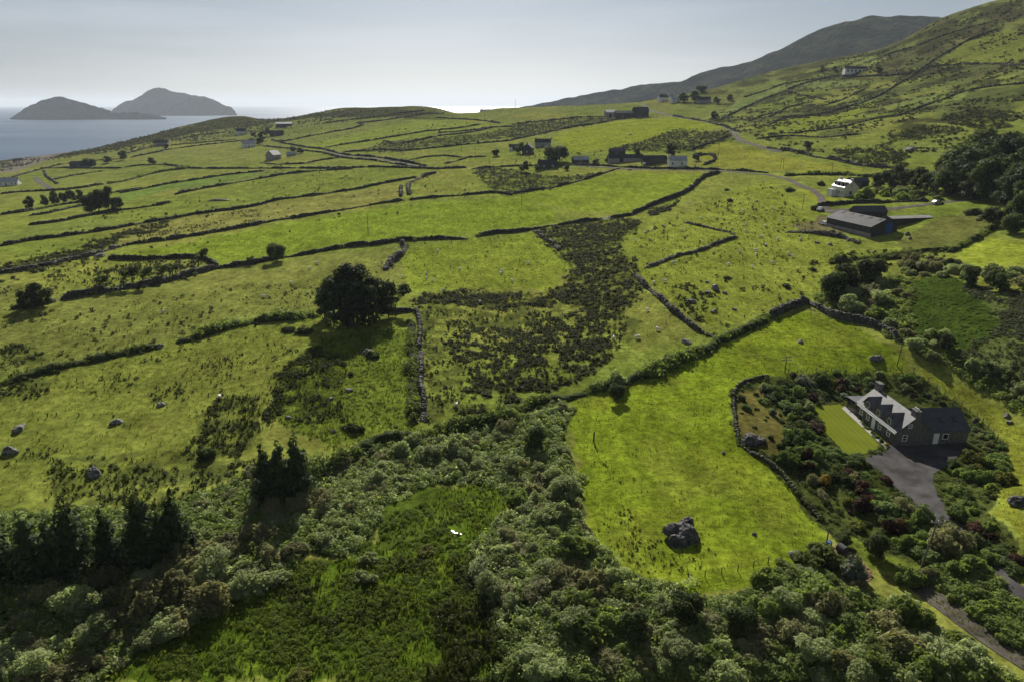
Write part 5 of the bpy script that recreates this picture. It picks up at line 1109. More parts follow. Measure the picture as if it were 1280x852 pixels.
# the wood beside the farm track
_r = np.random.default_rng(77)
for i, p in enumerate(spots([(1185,243),(1195,224),(1230,218),(1290,216),(1290,285),(1262,278),(1236,262),(1225,250),(1200,248)], 34, _r, min_d=5.2)):
    u, v = project(p[0], p[1], p[2]); k = 'broad' if i % 3 else 'pine'
    tree('woodland_tree', k, float(u), float(v), float(_r.uniform(44, 62)) * (1.0 if u > 1200 else .85), 'dark tree in the dense wood beside the farm track', 'trees of the wood by the farm track', wide=1.05)
for u, v, h, lab in [(1100,236,24,'leafy tree behind the garden of the white dormer house'), (1115,232,28,'green tree next to the wood behind the white house'), (1133,234,24,'light leaved tree at the edge of the wood'), (1150,238,30,'tree with pale leaves where the wood begins'), (1166,240,34,'tall tree where the wood meets the track'), (1180,243,38,'dark tree overhanging the track by the parked car'),
  (1040,374,40,'large dark tree at the corner of the bright meadow'), (1055,366,38,'dark tree behind the large one at the meadow corner'), (1088,352,34,'dark tree below the barn pasture'), (1240,283,26,'greyish tree below the wood'), (1262,292,28,'bushy tree under the wood near the walled field'), (1275,280,40,'tree at the photo edge of the wood'),
  (1180,436,20,'dark round tree between bog and mown strip'), (1232,468,20,'round willow tree by the mown strip'), (1245,362,28,'large rounded tree above the reeds'), (1210,356,24,'rounded tree above the bog edge'), (1095,694,34,'brownish spreading tree on the small bright glade'), (1055,680,20,'small tree at the garden wall end'),
  (855,775,46,'dark tree in the scrub just below the boulder meadow'), (795,795,44,'brownish leafless looking tree in the scrub'), (925,790,42,'olive tree in the scrub below the boulder meadow'), (770,499,24,'small tree growing out from the hedge bank over the bright meadow'), (670,560,34,'tall willow tree rising from the thicket')]:
    tree('broadleaf_tree', 'broad', u, v, h, lab, wide=1.15)
# ---------------------------------------------------------------- buildings
def lerp(a, b, t): return tuple(a[i] + (b[i] - a[i]) * t for i in range(len(a)))
def house(name, label, cat, p, ang, L, Wd, eave, rise, wallm, roofm, chims=(), front=(), near=(), far=(), back=(), skylights=(), group=None, over=0.25, sink=1.5, doorm='white_paint', framem='white_paint', wlab=None):
    """gabled building. Local x runs along the ridge (0..L), y across (0..Wd), the front wall at y = 0 and the near gable at x = 0.
    FRONT / NEAR / FAR / BACK list openings: (kind, distance along the wall, sill height, width, height)"""
    root = empty(name, p, ang); tag(root, label, cat, group)
    w = MB(); r_ = rise
    b = [(0, 0), (L, 0), (L, Wd), (0, Wd)]
    w.poly([(0, 0, -sink), (L, 0, -sink), (L, 0, eave), (0, 0, eave)]); w.poly([(L, Wd, -sink), (0, Wd, -sink), (0, Wd, eave), (L, Wd, eave)])
    w.poly([(0, Wd, -sink), (0, 0, -sink), (0, 0, eave), (0, Wd / 2, eave + r_), (0, Wd, eave)]); w.poly([(L, 0, -sink), (L, Wd, -sink), (L, Wd, eave), (L, Wd / 2, eave + r_), (L, 0, eave)])
    w.build('wall', wallm, root)
    t = 0.14; k = r_ / (Wd / 2); o = over; m = MB()
    m.slab((-o, -o, eave - o * k + t), (L + o, -o, eave - o * k + t), (L + o, Wd / 2, eave + r_ + t), (-o, Wd / 2, eave + r_ + t), t)
    m.slab((L + o, Wd + o, eave - o * k + t), (-o, Wd + o, eave - o * k + t), (-o, Wd / 2, eave + r_ + t), (L + o, Wd / 2, eave + r_ + t), t)
    roof = m.build('roof', roofm, root)
    for cx, cw, ch in chims:
        c = MB(); z0 = eave + r_ - 0.5; c.box(cx - cw / 2, cx + cw / 2, Wd / 2 - .4, Wd / 2 + .4, z0, eave + r_ + ch); c.box(cx - cw / 2 - .08, cx + cw / 2 + .08, Wd / 2 - .48, Wd / 2 + .48, eave + r_ + ch, eave + r_ + ch + .12)
        co = c.build('chimney', wallm, roof)
    def opening(kind, pt, s, h, width, height, n):
        """pt(a, h, d): point a along the wall, height h, d outwards"""
        def frame_box(a0, a1, z0, z1, d0, d1):
            q = MB(); c = [pt(a, z, d) for d in (d0, d1) for a, z in ((a0, z0), (a1, z0), (a1, z1), (a0, z1))]
            q.V = c; q.F = [(3, 2, 1, 0), (4, 5, 6, 7), (0, 1, 5, 4), (1, 2, 6, 5), (2, 3, 7, 6), (3, 0, 4, 7)]; return q
        if kind == 'door':
            dd = frame_box(s, s + width, h, h + height, 0.003, 0.07).build('door', M[doorm], root); return
        q = MB()
        for a0, a1, z0, z1 in ((s, s + width, h, h + .12), (s, s + width, h + height - .1, h + height), (s, s + .1, h + .12, h + height - .1), (s + width - .1, s + width, h + .12, h + height - .1), (s + .1, s + width - .1, h + height / 2 - .04, h + height / 2 + .04)):
            f_ = frame_box(a0, a1, z0, z1, 0.003, 0.07); n0 = len(q.V); q.V += f_.V; q.F += [tuple(n0 + i for i in x) for x in f_.F]
        fr = q.build('window', M[framem], root)
        frame_box(s + .09, s + width - .09, h + .11, h + height - .09, 0.004, 0.03).build('pane', M['glass'], fr)
    for e in front: opening(e[0], lambda a, z, d: (a, -d, z), *e[1:], None)
    for e in back: opening(e[0], lambda a, z, d: (a, Wd + d, z), *e[1:], None)
    for e in near: opening(e[0], lambda a, z, d: (-d, a, z), *e[1:], None)
    for e in far: opening(e[0], lambda a, z, d: (L + d, a, z), *e[1:], None)
    for sx, sy, sw, sh, side in skylights:
        q = MB(); f0 = lambda a, bb, dz: (a, (bb if side > 0 else Wd - bb), eave + bb * k + t + dz)
        y0, y1 = sy, sy + sh; pts = [f0(sx, y0, .06), f0(sx + sw, y0, .06), f0(sx + sw, y1, .06), f0(sx, y1, .06)]
        if side < 0: pts = pts[::-1]
        q.slab(*pts, .07); q.build('skylight', M['glass'], root)
    return root, roof

def frame_of(u1, v1, u2, v2):
    """ground corner nearest the camera, heading and length of a wall seen from (u1,v1) to (u2,v2)"""
    a, b = at(u1, v1), at(u2, v2); return a, math.atan2(b[1] - a[1], b[0] - a[0]), float(np.hypot(*(b - a)[:2]))
# the slate cottage: front wall to the sea, gable to the camera; local x away from the camera, local y to the left
def cottage():
    a, ang, L = frame_of(1117, 557, 1068, 511)
    ang = math.radians(93); L = 13.0; Wd = 6.6
    # mirrored so that y = 0 is the landward side: shift the root to the rear corner
    px = a[0] + Wd * math.sin(ang); py = a[1] - Wd * math.cos(ang)
    z = max(float(zt(a[0], a[1])), float(zt(px, py))) + 0.05
    root, roof = house('slate_cottage', 'stone cottage with three dormers and a dark rear wing beside the tarmac drive', 'house', (px, py, z), ang, L, Wd, 2.75, 2.9, M['cottage_wall'], M['slate'],
        chims=[(0.55, 1.5, 1.0), (L - .6, 1.5, 1.3)],
        near=[('window', 4.4, 0.9, 0.9, 1.2), ('window', 3.9, 3.4, 0.7, 0.8)],
        back=[('window', 1.6, .9, 1.0, 1.2), ('window', 4.4, .9, 1.0, 1.2), ('door', 6.4, 0, 1.1, 2.1), ('window', 8.4, .9, 1.0, 1.2), ('window', 10.8, .9, 1.0, 1.2)])
    # chimney pots
    for ch in [x for x in KIDS.get(roof.name, []) if x.name.startswith('chimney')]: pass
    # three gabled dormers on the seaward slope (local y = Wd side)
    k = 2.9 / (Wd / 2)
    for cx in (2.7, 6.3, 9.9):
        hw, zr = 1.35, 2.75 + 2.35; ze = 3.55; y0 = Wd - .15
        yr = Wd - (zr - 2.75) / k; ye = Wd - (ze - 2.75) / k
        f = MB(); f.poly([(cx + hw, y0, 2.7), (cx - hw, y0, 2.7), (cx - hw, y0, ze), (cx, y0, zr - .05), (cx + hw, y0, ze)])
        f.poly([(cx - hw, y0, 2.7), (cx - hw, ye, ze - .05), (cx - hw, y0, ze)]); f.poly([(cx + hw, y0, 2.7), (cx + hw, y0, ze), (cx + hw, ye, ze - .05)])
        d = f.build('dormer', M['cottage_wall'], root)
        s = MB(); e = .2; zo = ze - .12
        s.slab((cx - hw - e, y0 + .2, zo), (cx, y0 + .2, zr + .1), (cx, yr - .1, zr + .1), (cx - hw - e, ye - .1, zo), .1)
        s.slab((cx, y0 + .2, zr + .1), (cx + hw + e, y0 + .2, zo), (cx + hw + e, ye - .1, zo), (cx, yr - .1, zr + .1), .1)
        s.build('dormer_roof', M['slate'], d)
        g = MB(); g.box(cx - .5, cx + .5, y0 + .003, y0 + .06, 3.05, 4.15); g.build('window', M['white_paint'], d)
        g = MB(); g.box(cx - .4, cx + .4, y0 + .004, y0 + .08, 3.15, 4.05); g.build('pane', M['glass'], d)
    g = MB(); g.box(-.2, L + .2, Wd + .26, Wd + .36, 2.42, 2.54); g.build('gutter', M['white_paint'], root)
    # rear wing towards the land, ridge across
    x0, x1 = 0.35, 8.4; y0, y1 = -7.2, -.003; ev, ri = 2.6, 2.55; xm = (x0 + x1) / 2
    w = MB(); w.poly([(x0, y1, -1.5), (x0, y0, -1.5), (x0, y0, ev), (x0, y1, ev)]); w.poly([(x1, y0, -1.5), (x1, y1, -1.5), (x1, y1, ev), (x1, y0, ev)])
    w.poly([(x0, y0, -1.5), (x1, y0, -1.5), (x1, y0, ev), (xm, y0, ev + ri), (x0, y0, ev)])
    wing = w.build('rear_wing', M['cottage_wall'], root)
    s = MB(); kk = ri / (xm - x0); o = .25
    s.slab((x0 - o, y1 + .0, ev - o * kk + .14), (x0 - o, y0 - o, ev - o * kk + .14), (xm, y0 - o, ev + ri + .14), (xm, y1 + 2.4, ev + ri + .14), .13)
    s.slab((x1 + o, y0 - o, ev - o * kk + .14), (x1 + o, y1, ev - o * kk + .14), (xm, y1 + 2.4, ev + ri + .14), (xm, y0 - o, ev + ri + .14), .13)
    wr = s.build('wing_roof', M['dark_slate'], wing)
    for yy in (-2.2, -5.0):
        q = MB(); z = lambda x: ev + (x - x0) * kk + .14
        q.slab((x0 + 1.3, yy, z(x0 + 1.3) + .07), (x0 + 1.3, yy - .8, z(x0 + 1.3) + .07), (x0 + 2.3, yy - .8, z(x0 + 2.3) + .07), (x0 + 2.3, yy, z(x0 + 2.3) + .07), .08); q.build('skylight', M['glass'], wr)
    q = MB(); q.box(x0 - .07, x0 - .003, -1.75, -.75, 0, 2.1); q.build('door', M['white_paint'], wing)
    q = MB(); q.box(x0 - .07, x0 - .003, -3.5, -2.4, .9, 2.0); fr = q.build('window', M['white_paint'], wing)
    q = MB(); q.box(x0 - .09, x0 - .005, -3.38, -2.52, 1.02, 1.9); q.build('pane', M['glass'], wing)
    # low lean-to at the far end
    w = MB(); w.box(L + .01, L + 3.4, 1.4, Wd + .1, -1.5, 2.2); lt = w.build('sun_room', M['glass'], root)
    s = MB(); s.slab((L + .02, 1.1, 2.75), (L + 3.7, 1.1, 2.45), (L + 3.7, Wd + .4, 2.45), (L + .02, Wd + .4, 2.75), .12); s.build('sun_room_roof', M['dark_slate'], lt)
    # pots on the near chimney
    for i in range(3):
        q = MB(); q.tube([(.1 + .42 * i, Wd / 2, 2.75 + 2.9 + 1.1), (.1 + .42 * i, Wd / 2, 2.75 + 2.9 + 1.5)], .13, 8); q.build('chimney_pot', M['porcelain'], roof)
cottage()
# the long barn with the blue door
def barn():
    a, ang, L = frame_of(1086.5, 297, 1032.5, 282.5)
    Wd = 11.0; px = a[0] + Wd * math.sin(ang); py = a[1] - Wd * math.cos(ang); z = float(zt(a[0], a[1])) + .1
    root, roof = house('barn', 'long dark barn with grey sheet roof and a blue door in its gable', 'barn', (px, py, z), ang, L, Wd, 3.5, 2.3, M['dark_wall'], M['iron'], over=.4, sink=2.5)
    q = MB(); q.box(-.1, -.003, 2.2, 4.9, .2, 4.6); q.build('door', M['blue_paint'], root)
    q = MB(); q.box(-.6, L + .2, Wd + .003, Wd + .35, -2, 1.3); q.build('plinth', M['concrete'], root)
    q = MB()
    for i in range(5): q.slab((1 + i * 4.5, Wd * .62, 3.5 + 2.3 * .76 + .24), (2.1 + i * 4.5, Wd * .62, 3.5 + 2.3 * .76 + .24), (2.1 + i * 4.5, Wd * .53, 3.5 + 2.3 * .94 + .24), (1 + i * 4.5, Wd * .53, 3.5 + 2.3 * .94 + .24), .04)
    q.build('roof_sheet', M['iron'], roof)
barn()
def simple(name, label, cat, u, v, ang, L, Wd, eave, rise, wallm, roofm, **kw):
    """centre of the near-side wall foot at pixel (u, v)"""
    L, Wd = L * .9, Wd * .9
    if any(x in name for x in ('house', 'cottage', 'farm')) and 'front' not in kw and 'shed' not in name:
        kw['front'] = [('window', L * f_ - .6, .9, 1.2, 1.3) for f_ in (.2, .72, .9)] + [('door', L * .46 - .5, 0, 1.1, 2.0)]; kw['near'] = [('window', Wd * .5 - .5, .9, 1.0, 1.3)]; kw['doorm'] = 'wood'
    elif 'front' not in kw and eave > 2.3: kw['front'] = [('door', L * .3, 0, 2.6, min(2.4, eave - .2))]; kw['doorm'] = 'dark_wall' if wallm != 'dark_wall' else 'wood'
    p = at(u, v); a = math.radians(ang); c = (p[0] - math.cos(a) * L / 2, p[1] - math.sin(a) * L / 2, p[2] + .05)
    return house(name, label, cat, c, a, L, Wd, eave, rise, M[wallm], M[roofm], **kw)
simple('shed', 'dark pitched shed close behind the long barn', 'shed', 1089, 274, 4, 13, 6, 2.6, 1.8, 'dark_wall', 'dark_slate', front=[('door', 3, 0, 2.4, 2.2)], doorm='dark_wall')
simple('stone_shed', 'roofless low stone pen with a rusty edge beyond the blue barn door', 'shed', 1140, 278.5, 10, 18, 5, 1.5, .5, 'dark_wall', 'concrete')
def dormer_house():
    a, ang, L = frame_of(1054, 246.8, 1042.5, 243)
    ang = math.radians(97); L = 9.5; Wd = 6.5; px = a[0] + Wd * math.sin(ang); py = a[1] - Wd * math.cos(ang); z = float(zt(a[0], a[1])) + .1
    root, roof = house('dormer_house', 'cream house with bright roof and three dark dormers above the barn', 'house', (px, py, z), ang, L, Wd, 4.1, 2.7, M['cream_wall'], M['pale_iron'], chims=[(.5, .9, .9), (L - .5, .9, .9)],
        back=[('window', .8, .9, 1.2, 1.5), ('window', 3.0, .9, 1.2, 1.5), ('door', 5.1, 0, 1.1, 2.2), ('window', 7.2, .9, 1.2, 1.5)], near=[('window', 2.6, .9, 1.6, 1.6), ('window', 3.0, 4.2, .9, 1.1)], doorm='wood', framem='white_paint')
    k = 2.7 / (Wd / 2)
    for cx in (1.7, 4.75, 7.8):
        y0 = Wd - .35; zt_ = 4.1 + 1.9; ye = Wd - 1.9 / k
        q = MB(); q.box(cx - .95, cx + .95, ye + .1, y0, 4.2, zt_); d = q.build('dormer', M['white_wall'], root)
        q = MB(); q.box(cx - 1.15, cx + 1.15, ye - .2, y0 + .2, zt_ + .003, zt_ + .15); q.build('dormer_roof', M['pale_iron'], d)
        q = MB(); q.box(cx - .78, cx + .78, y0 + .003, y0 + .06, 4.5, zt_ - .12); q.build('pane', M['glass'], d)
        q = MB(); q.box(cx - .97, cx - .953, ye + .4, y0 - .1, 4.6, zt_ - .15); q.build('dormer_side', M['dark_wall'], d)
    q = MB(); q.box(5.4, 9.4, Wd + .003, Wd + 2.2, -1, 2.5); po = q.build('porch', M['white_wall'], root)
    q = MB(); q.box(5.2, 9.6, Wd + .003, Wd + 2.5, 2.5, 2.7); q.build('porch_roof', M['pale_iron'], po)
dormer_house()
simple('outbuilding', 'low navy roofed outbuilding behind the white dormer house', 'outbuilding', 1074, 234, 5, 10, 5, 2.4, 1.6, 'dark_wall', 'dark_slate')
simple('roadside_cottage', 'white cottage beside the road under the heath', 'house', 848, 208.5, 4, 12, 6.5, 3.6, 2.6, 'white_wall', 'pale_iron', chims=[(.5, .9, .9)], front=[('window', 1, 1, 1.1, 1.5), ('door', 4.2, 0, 1.2, 2.2), ('window', 7, 1, 1.1, 1.5)])
simple('long_shed', 'long grey roofed shed on the road nearest the white cottage', 'shed', 819, 205.5, 4, 17, 7, 3.0, 2.2, 'dark_wall', 'iron', front=[('door', 4, 0, 3, 2.6)], doorm='dark_wall')
simple('long_shed', 'long grey roofed shed furthest along the road from the white cottage', 'shed', 783, 203, 4, 26, 8, 2.6, 2.2, 'grey_wall', 'iron')
simple('shed', 'dark bushy roofed shed behind the two long road sheds', 'shed', 772, 194.5, 4, 12, 6, 2.6, 2.0, 'dark_wall', 'dark_slate')
simple('low_cottage', 'low dark cottage in front of the rounded trees', 'cottage', 685, 211, 2, 14, 6.5, 3.0, 2.4, 'dark_wall', 'iron', chims=[(.5, .8, .8)], front=[('window', 3, 1, 1.1, 1.2), ('window', 9, 1, 1.1, 1.2)])
simple('gable_house', 'dark gabled house with its narrow end to the fields', 'house', 666, 192, 80, 11, 8.5, 4.2, 3.2, 'dark_wall', 'dark_slate', chims=[(.6, .9, .9)])
simple('farmhouse', 'grey house with pale chimney behind the dark gable', 'house', 679, 184, 4, 14, 7, 3.6, 2.6, 'grey_wall', 'iron', chims=[(.6, 1, 1.0), (13.4, 1, 1.0)])
simple('shed', 'low building with pale gable next to the dark gabled house', 'shed', 643, 188, 4, 9, 6, 2.6, 1.8, 'white_wall', 'iron')
simple('byre', 'small pale roofed byre at the end of the dark field wall', 'byre', 727, 204.5, 14, 12, 6, 2.4, 2.0, 'dark_wall', 'pale_iron')
simple('farm_shed', 'white roofed shed of the ridge farm', 'shed', 764, 146, 5, 13, 11, 4.5, 2.5, 'grey_wall', 'pale_iron')
simple('farm_shed', 'long dark shed in the middle of the ridge farm', 'shed', 782, 147.8, 3, 24, 10, 5.0, 2.4, 'dark_wall', 'iron')
simple('farm_shed', 'tall dark shed of the ridge farm beside the pale road', 'shed', 802, 146.5, 8, 17, 11, 6.8, 3.2, 'dark_wall', 'iron')
simple('ridge_house', 'pale house nearest the sea on the far ridge', 'house', 830, 126.8, 15, 13, 8, 4.4, 3.0, 'white_wall', 'iron', chims=[(.6, 1, 1), (12.4, 1, 1)])
simple('ridge_house', 'whitish house in the middle of the far ridge group', 'house', 845, 128.5, 10, 12, 8, 3.8, 2.8, 'white_wall', 'pale_iron', front=[('window', 2, 1, 1.5, 1.6), ('window', 7, 1, 1.5, 1.6)])
simple('ridge_house', 'grey house under the dark trees at the end of the far ridge group', 'house', 880, 129.2, -8, 16, 9, 3.6, 3.2, 'grey_wall', 'iron', front=[('window', 3, 1, 1.6, 1.6), ('window', 10, 1, 1.6, 1.6)])
simple('hillside_house', 'long white single storey house alone on the hillside', 'house', 1070, 91.5, -4, 26, 9, 4.2, 2.6, 'white_wall', 'iron', front=[('window', 2 + 4.1 * i, 1.2, 2.0, 2.2) for i in range(6)], framem='grey_wall')
simple('skyline_house', 'white house just below the skyline heath', 'house', 302, 168.5, 25, 14, 9, 4.2, 3.8, 'white_wall', 'iron', chims=[(.6, 1, 1)])
simple('skyline_house', 'white gabled house below the other one near the skyline heath', 'house', 312, 184.5, 30, 15, 9, 3.8, 3.6, 'white_wall', 'pale_iron')
simple('skyline_shed', 'pale roofed long shed on the ridge above the sea', 'shed', 355, 158.8, 8, 24, 10, 4.0, 2.0, 'dark_wall', 'pale_iron')
simple('grey_barn', 'dark gabled barn below the pale roofed ridge shed', 'barn', 346, 170.5, 10, 18, 9, 3.6, 3.0, 'dark_wall', 'iron')
simple('gable_farmhouse', 'grey gabled farmhouse beside the field lane', 'house', 347, 199.5, 70, 12, 9, 4.0, 3.6, 'grey_wall', 'slate')
simple('byre', 'little pale byre next to the grey gabled farmhouse', 'byre', 364, 195.5, 5, 9, 5, 2.2, 1.5, 'grey_wall', 'pale_iron')
simple('seaward_farm', 'grey farm with a bright gable under the skyline heath above the sea', 'house', 201, 182, 10, 18, 8, 3.4, 3.0, 'grey_wall', 'iron', chims=[(.6, 1, 1)])
simple('long_barn', 'long dark barn among trees in the seaward fields', 'barn', 102, 209.5, 6, 24, 9, 3.2, 2.4, 'dark_wall', 'iron')
simple('shore_house', 'pale house with a bright roof close to the shore lane', 'house', 9, 232.5, 14, 17, 8, 3.0, 3.0, 'white_wall', 'pale_iron')
# ---------------------------------------------------------------- poles, wires, fences
def pole(u, v, top, label, arms=1, lean=(0, 0), r=.13, name='utility_pole', group=None, insul=True, yaw=0.0):
    p = at(u, v); h = (v - top) / ppm(p) / (CP + .02); o = empty(name, p, yaw); tag(o, label, 'utility pole', group)
    q = MB(); q.tube([(0, 0, -.8), (lean[0], lean[1], h)], r, 8, r * .7); q.build('shaft', M['wood'], o)
    for k in range(arms):
        z = h - .25 - .7 * k; q = MB(); q.box(lean[0] - .95, lean[0] + .95, lean[1] - .19, lean[1] - .11, z - .07, z + .07); arm = q.build('crossarm', M['wood'], o)
        for x in (-.85, 0, .85):
            q = MB(); q.tube([(lean[0] + x, lean[1] - .15, z + .07), (lean[0] + x, lean[1] - .15, z + .32)], .08, 6, .05); q.build('insulator', M['porcelain'], arm)
    return p, h, lean
p1 = pole(1149, 714, 643, 'tall leaning pole with white insulators beside the lane under the drive', 1, (1.0, .2))
p2 = pole(981, 465, 444, 'pole with white insulators at the garden edge of the bright meadow', 2)
pole(1121, 457, 431, 'bare slanting pole beyond the garden near the bog', 0, (.3, 0))
pole(460.5, 293.5, 268, 'lone bare pole in the field above the long dark wall', 0)
pole(652, 257.5, 244, 'thin pole in the field below the dark cottage', 0)
pole(897, 204, 178, 'tall thin pole in the hillside pasture by the white cottage', 0)
pole(594, 199, 183, 'pole in the narrow field left of the dark gabled house', 0)
pole(577, 191, 182, 'smaller pole near the olive ridge fields', 0)
pole(612, 205, 195, 'short pole beside the heather square', 0)
pole(542, 153, 143, 'pole on the upper ridge field', 0)
pole(606, 150, 141, 'pole close to the dip in the skyline', 0)
pole(307, 208, 197, 'faint pole in the field below the white skyline house', 0)
pole(151, 178, 171, 'tiny pole near the seaward heath', 0)
pole(644, 136.5, 126, 'mast standing on the skyline ridge', 1, r=.2)
pole(1040, 214, 204, 'pole by the roadside wall under the hill', 0)
pole(1003, 262, 244, 'pole with crossarm by the barn yard entrance', 1)
o = empty('twin_pole', at(977, 212), 0.1); tag(o, 'twin legged pole in the bright roadside field above the white house', 'utility pole')
for x in (-1.1, 1.1):
    q = MB(); q.tube([(x, 0, -.5), (x * .45, 0, 6.2)], .13, 7, .09); q.build('leg', M['wood'], o)
q = MB(); q.box(-1.6, 1.6, -.14, .14, 5.6, 5.8); q.build('crossarm', M['wood'], o)
def wire(a, b, sag, label, group, r=.008):
    q = MB(); pts = []
    for i in range(25):
        t = i / 24; pts.append((a[0] + (b[0] - a[0]) * t, a[1] + (b[1] - a[1]) * t, a[2] + (b[2] - a[2]) * t - sag * 4 * t * (1 - t)))
    o0 = np.array(pts[0]); q.tube([np.array(x) - o0 for x in pts], r, 5); o = q.build('power_line', M['wire']); o.location = tuple(map(float, o0)); tag(o, label, 'power line', group)
def head(P, x): p, h, l = P; return (p[0] + l[0] + x, p[1] + l[1] - .15, p[2] + h + .05)
e_ = at(1290, 800); far_end = (e_[0] + 4, e_[1] - 2, e_[2] + 9.5)
for i, x in enumerate((-.85, 0, .85)):
    wire(head(p1, x), head(p2, x), .9, 'thin wire between the garden pole and the tall leaning pole', 'wires over the garden')
    wire(head(p1, x), (far_end[0] + x, far_end[1] + x * .5, far_end[2]), .5, 'thin wire from the tall leaning pole out over the lane', 'wires over the lane')
pb = at(1121, 457); pc = at(1003, 262); pcw = ppm(pc)
wire((pb[0] + .3, pb[1], pb[2] + 26 / ppm(pb) - .1), (pc[0], pc[1], pc[2] + 17 / pcw), 2.0, 'long wire from the barn yard pole to the bare slanting pole', None)
def fence(label, pts, gap=2.2, h=1.15, rails=3):
    P = line3d(pts, gap); o = empty('post_and_wire_fence', P[0]); tag(o, label, 'fence')
    for p in P[:95]:
        q = MB(); d = p - P[0]; q.tube([(d[0], d[1], d[2] - .4), (d[0] + random.uniform(-.06, .06), d[1], d[2] + h * random.uniform(.9, 1.1))], .07, 6, .06); q.build('post', M['wood'], o)
    for k in range(rails):
        q = MB(); q.tube([tuple(p - P[0] + np.array([0, 0, h * (.35 + .28 * k)])) for p in P[:95]], .012, 4); q.build('wire', M['wire'], o)
fence('post and wire fence between the garden and the top of the bright meadow', [(985,467),(1010,465),(1040,464),(1075,463),(1110,463),(1142,465)])
fence('post fence between the garden beds and the mown strip', [(1160,478),(1178,491),(1194,501),(1210,512),(1225,524),(1237,537),(1252,556)])
fence('fence along the lower edge of the bright meadow', [(860,724),(890,720),(930,712),(960,704)])
tag(MB.build((lambda q: (q.tube([(0, 0, -.3), (.05, 0, 1.9)], .16, 7, .14), q)[1])(MB()), 'marker_post', M['dark_wall']), 'single dark post standing in the bright meadow', 'post').location = tuple(map(float, at(742, 551)))

# ---------------------------------------------------------------- boulders
def rock_mesh(name, dims, seed, mat, lumps=1, cuts=7):
    """a weathered boulder: a ball cut by rough planes"""
    r = np.random.default_rng(seed); n1, n2 = 28, 20; V = []
    th = np.linspace(0, math.pi, n2); ph = np.linspace(0, 2 * math.pi, n1, endpoint=False)
    T, Ph = np.meshgrid(th, ph, indexing='ij'); D = np.stack([np.sin(T) * np.cos(Ph), np.sin(T) * np.sin(Ph), np.cos(T)], -1).reshape(-1, 3)
    rad = np.full(len(D), 1.0)
    for _ in range(cuts + 10):
        nn = r.normal(size=3); nn[2] = abs(nn[2]) * .7; nn /= np.linalg.norm(nn); c = r.uniform(.48, .86); dt = D @ nn
        rad = np.where(dt > .05, np.minimum(rad, c / np.maximum(dt, .05)), rad)
    rad *= 1 + .08 * vnoise(D[:, 0] * 4 + seed, D[:, 1] * 4 + D[:, 2] * 3, seed) + .03 * vnoise(D[:, 0] * 9, D[:, 2] * 9 + D[:, 1] * 5, seed + 1)
    P = D * rad[:, None] * np.array(dims) * .55; idx = np.arange(n2 - 1)[:, None] * n1 + np.arange(n1)[None]; nx = np.arange(n2 - 1)[:, None] * n1 + (np.arange(n1) + 1)[None] % n1
    f = np.stack([idx, idx + n1, nx + n1, nx], -1).reshape(-1, 4)
    return P, f
def boulder(u, v, dims, label, mat='boulder', seed=1, group=None, yaw=None, sink=.2, name='boulder', extra=()):
    p = at(u, v); parts = [rock_mesh('boulder', dims, seed, mat)]
    for k, (dx, dy, dz, s) in enumerate(extra):
        v2, f2 = rock_mesh('x', tuple(np.array(dims) * s), seed + 17 * (k + 1), mat); parts.append((v2 + np.array([dx, dy, dz]) * np.array(dims), f2))
    V_, f_ = join(parts); V_[:, 2] += dims[2] * (.5 - sink); o = mesh_np(name, V_, f_, M[mat], False)
    o.location = tuple(map(float, p)); o.rotation_euler = (0, 0, random.uniform(0, 6.28) if yaw is None else yaw); return tag(o, label, 'boulder', group)
boulder(856, 672, (5.0, 4.2, 3.3), 'huge dark cracked boulder standing in the bright meadow', 'dark_rock', 5, yaw=.4, extra=[(-.32, -.2, -.2, .62), (.25, .32, .16, .5), (-.3, .3, .05, .55)])
boulder(938, 552, (4.3, 3.2, 2.4), 'dark rounded boulder inside the pale garden wall', 'dark_rock', 8, yaw=.2, extra=[(.4, -.1, -.1, .6)])
boulder(1274, 629, (3.4, 3, 2.0), 'dark boulder on the mown strip at the edge of the garden', 'dark_rock', 11)
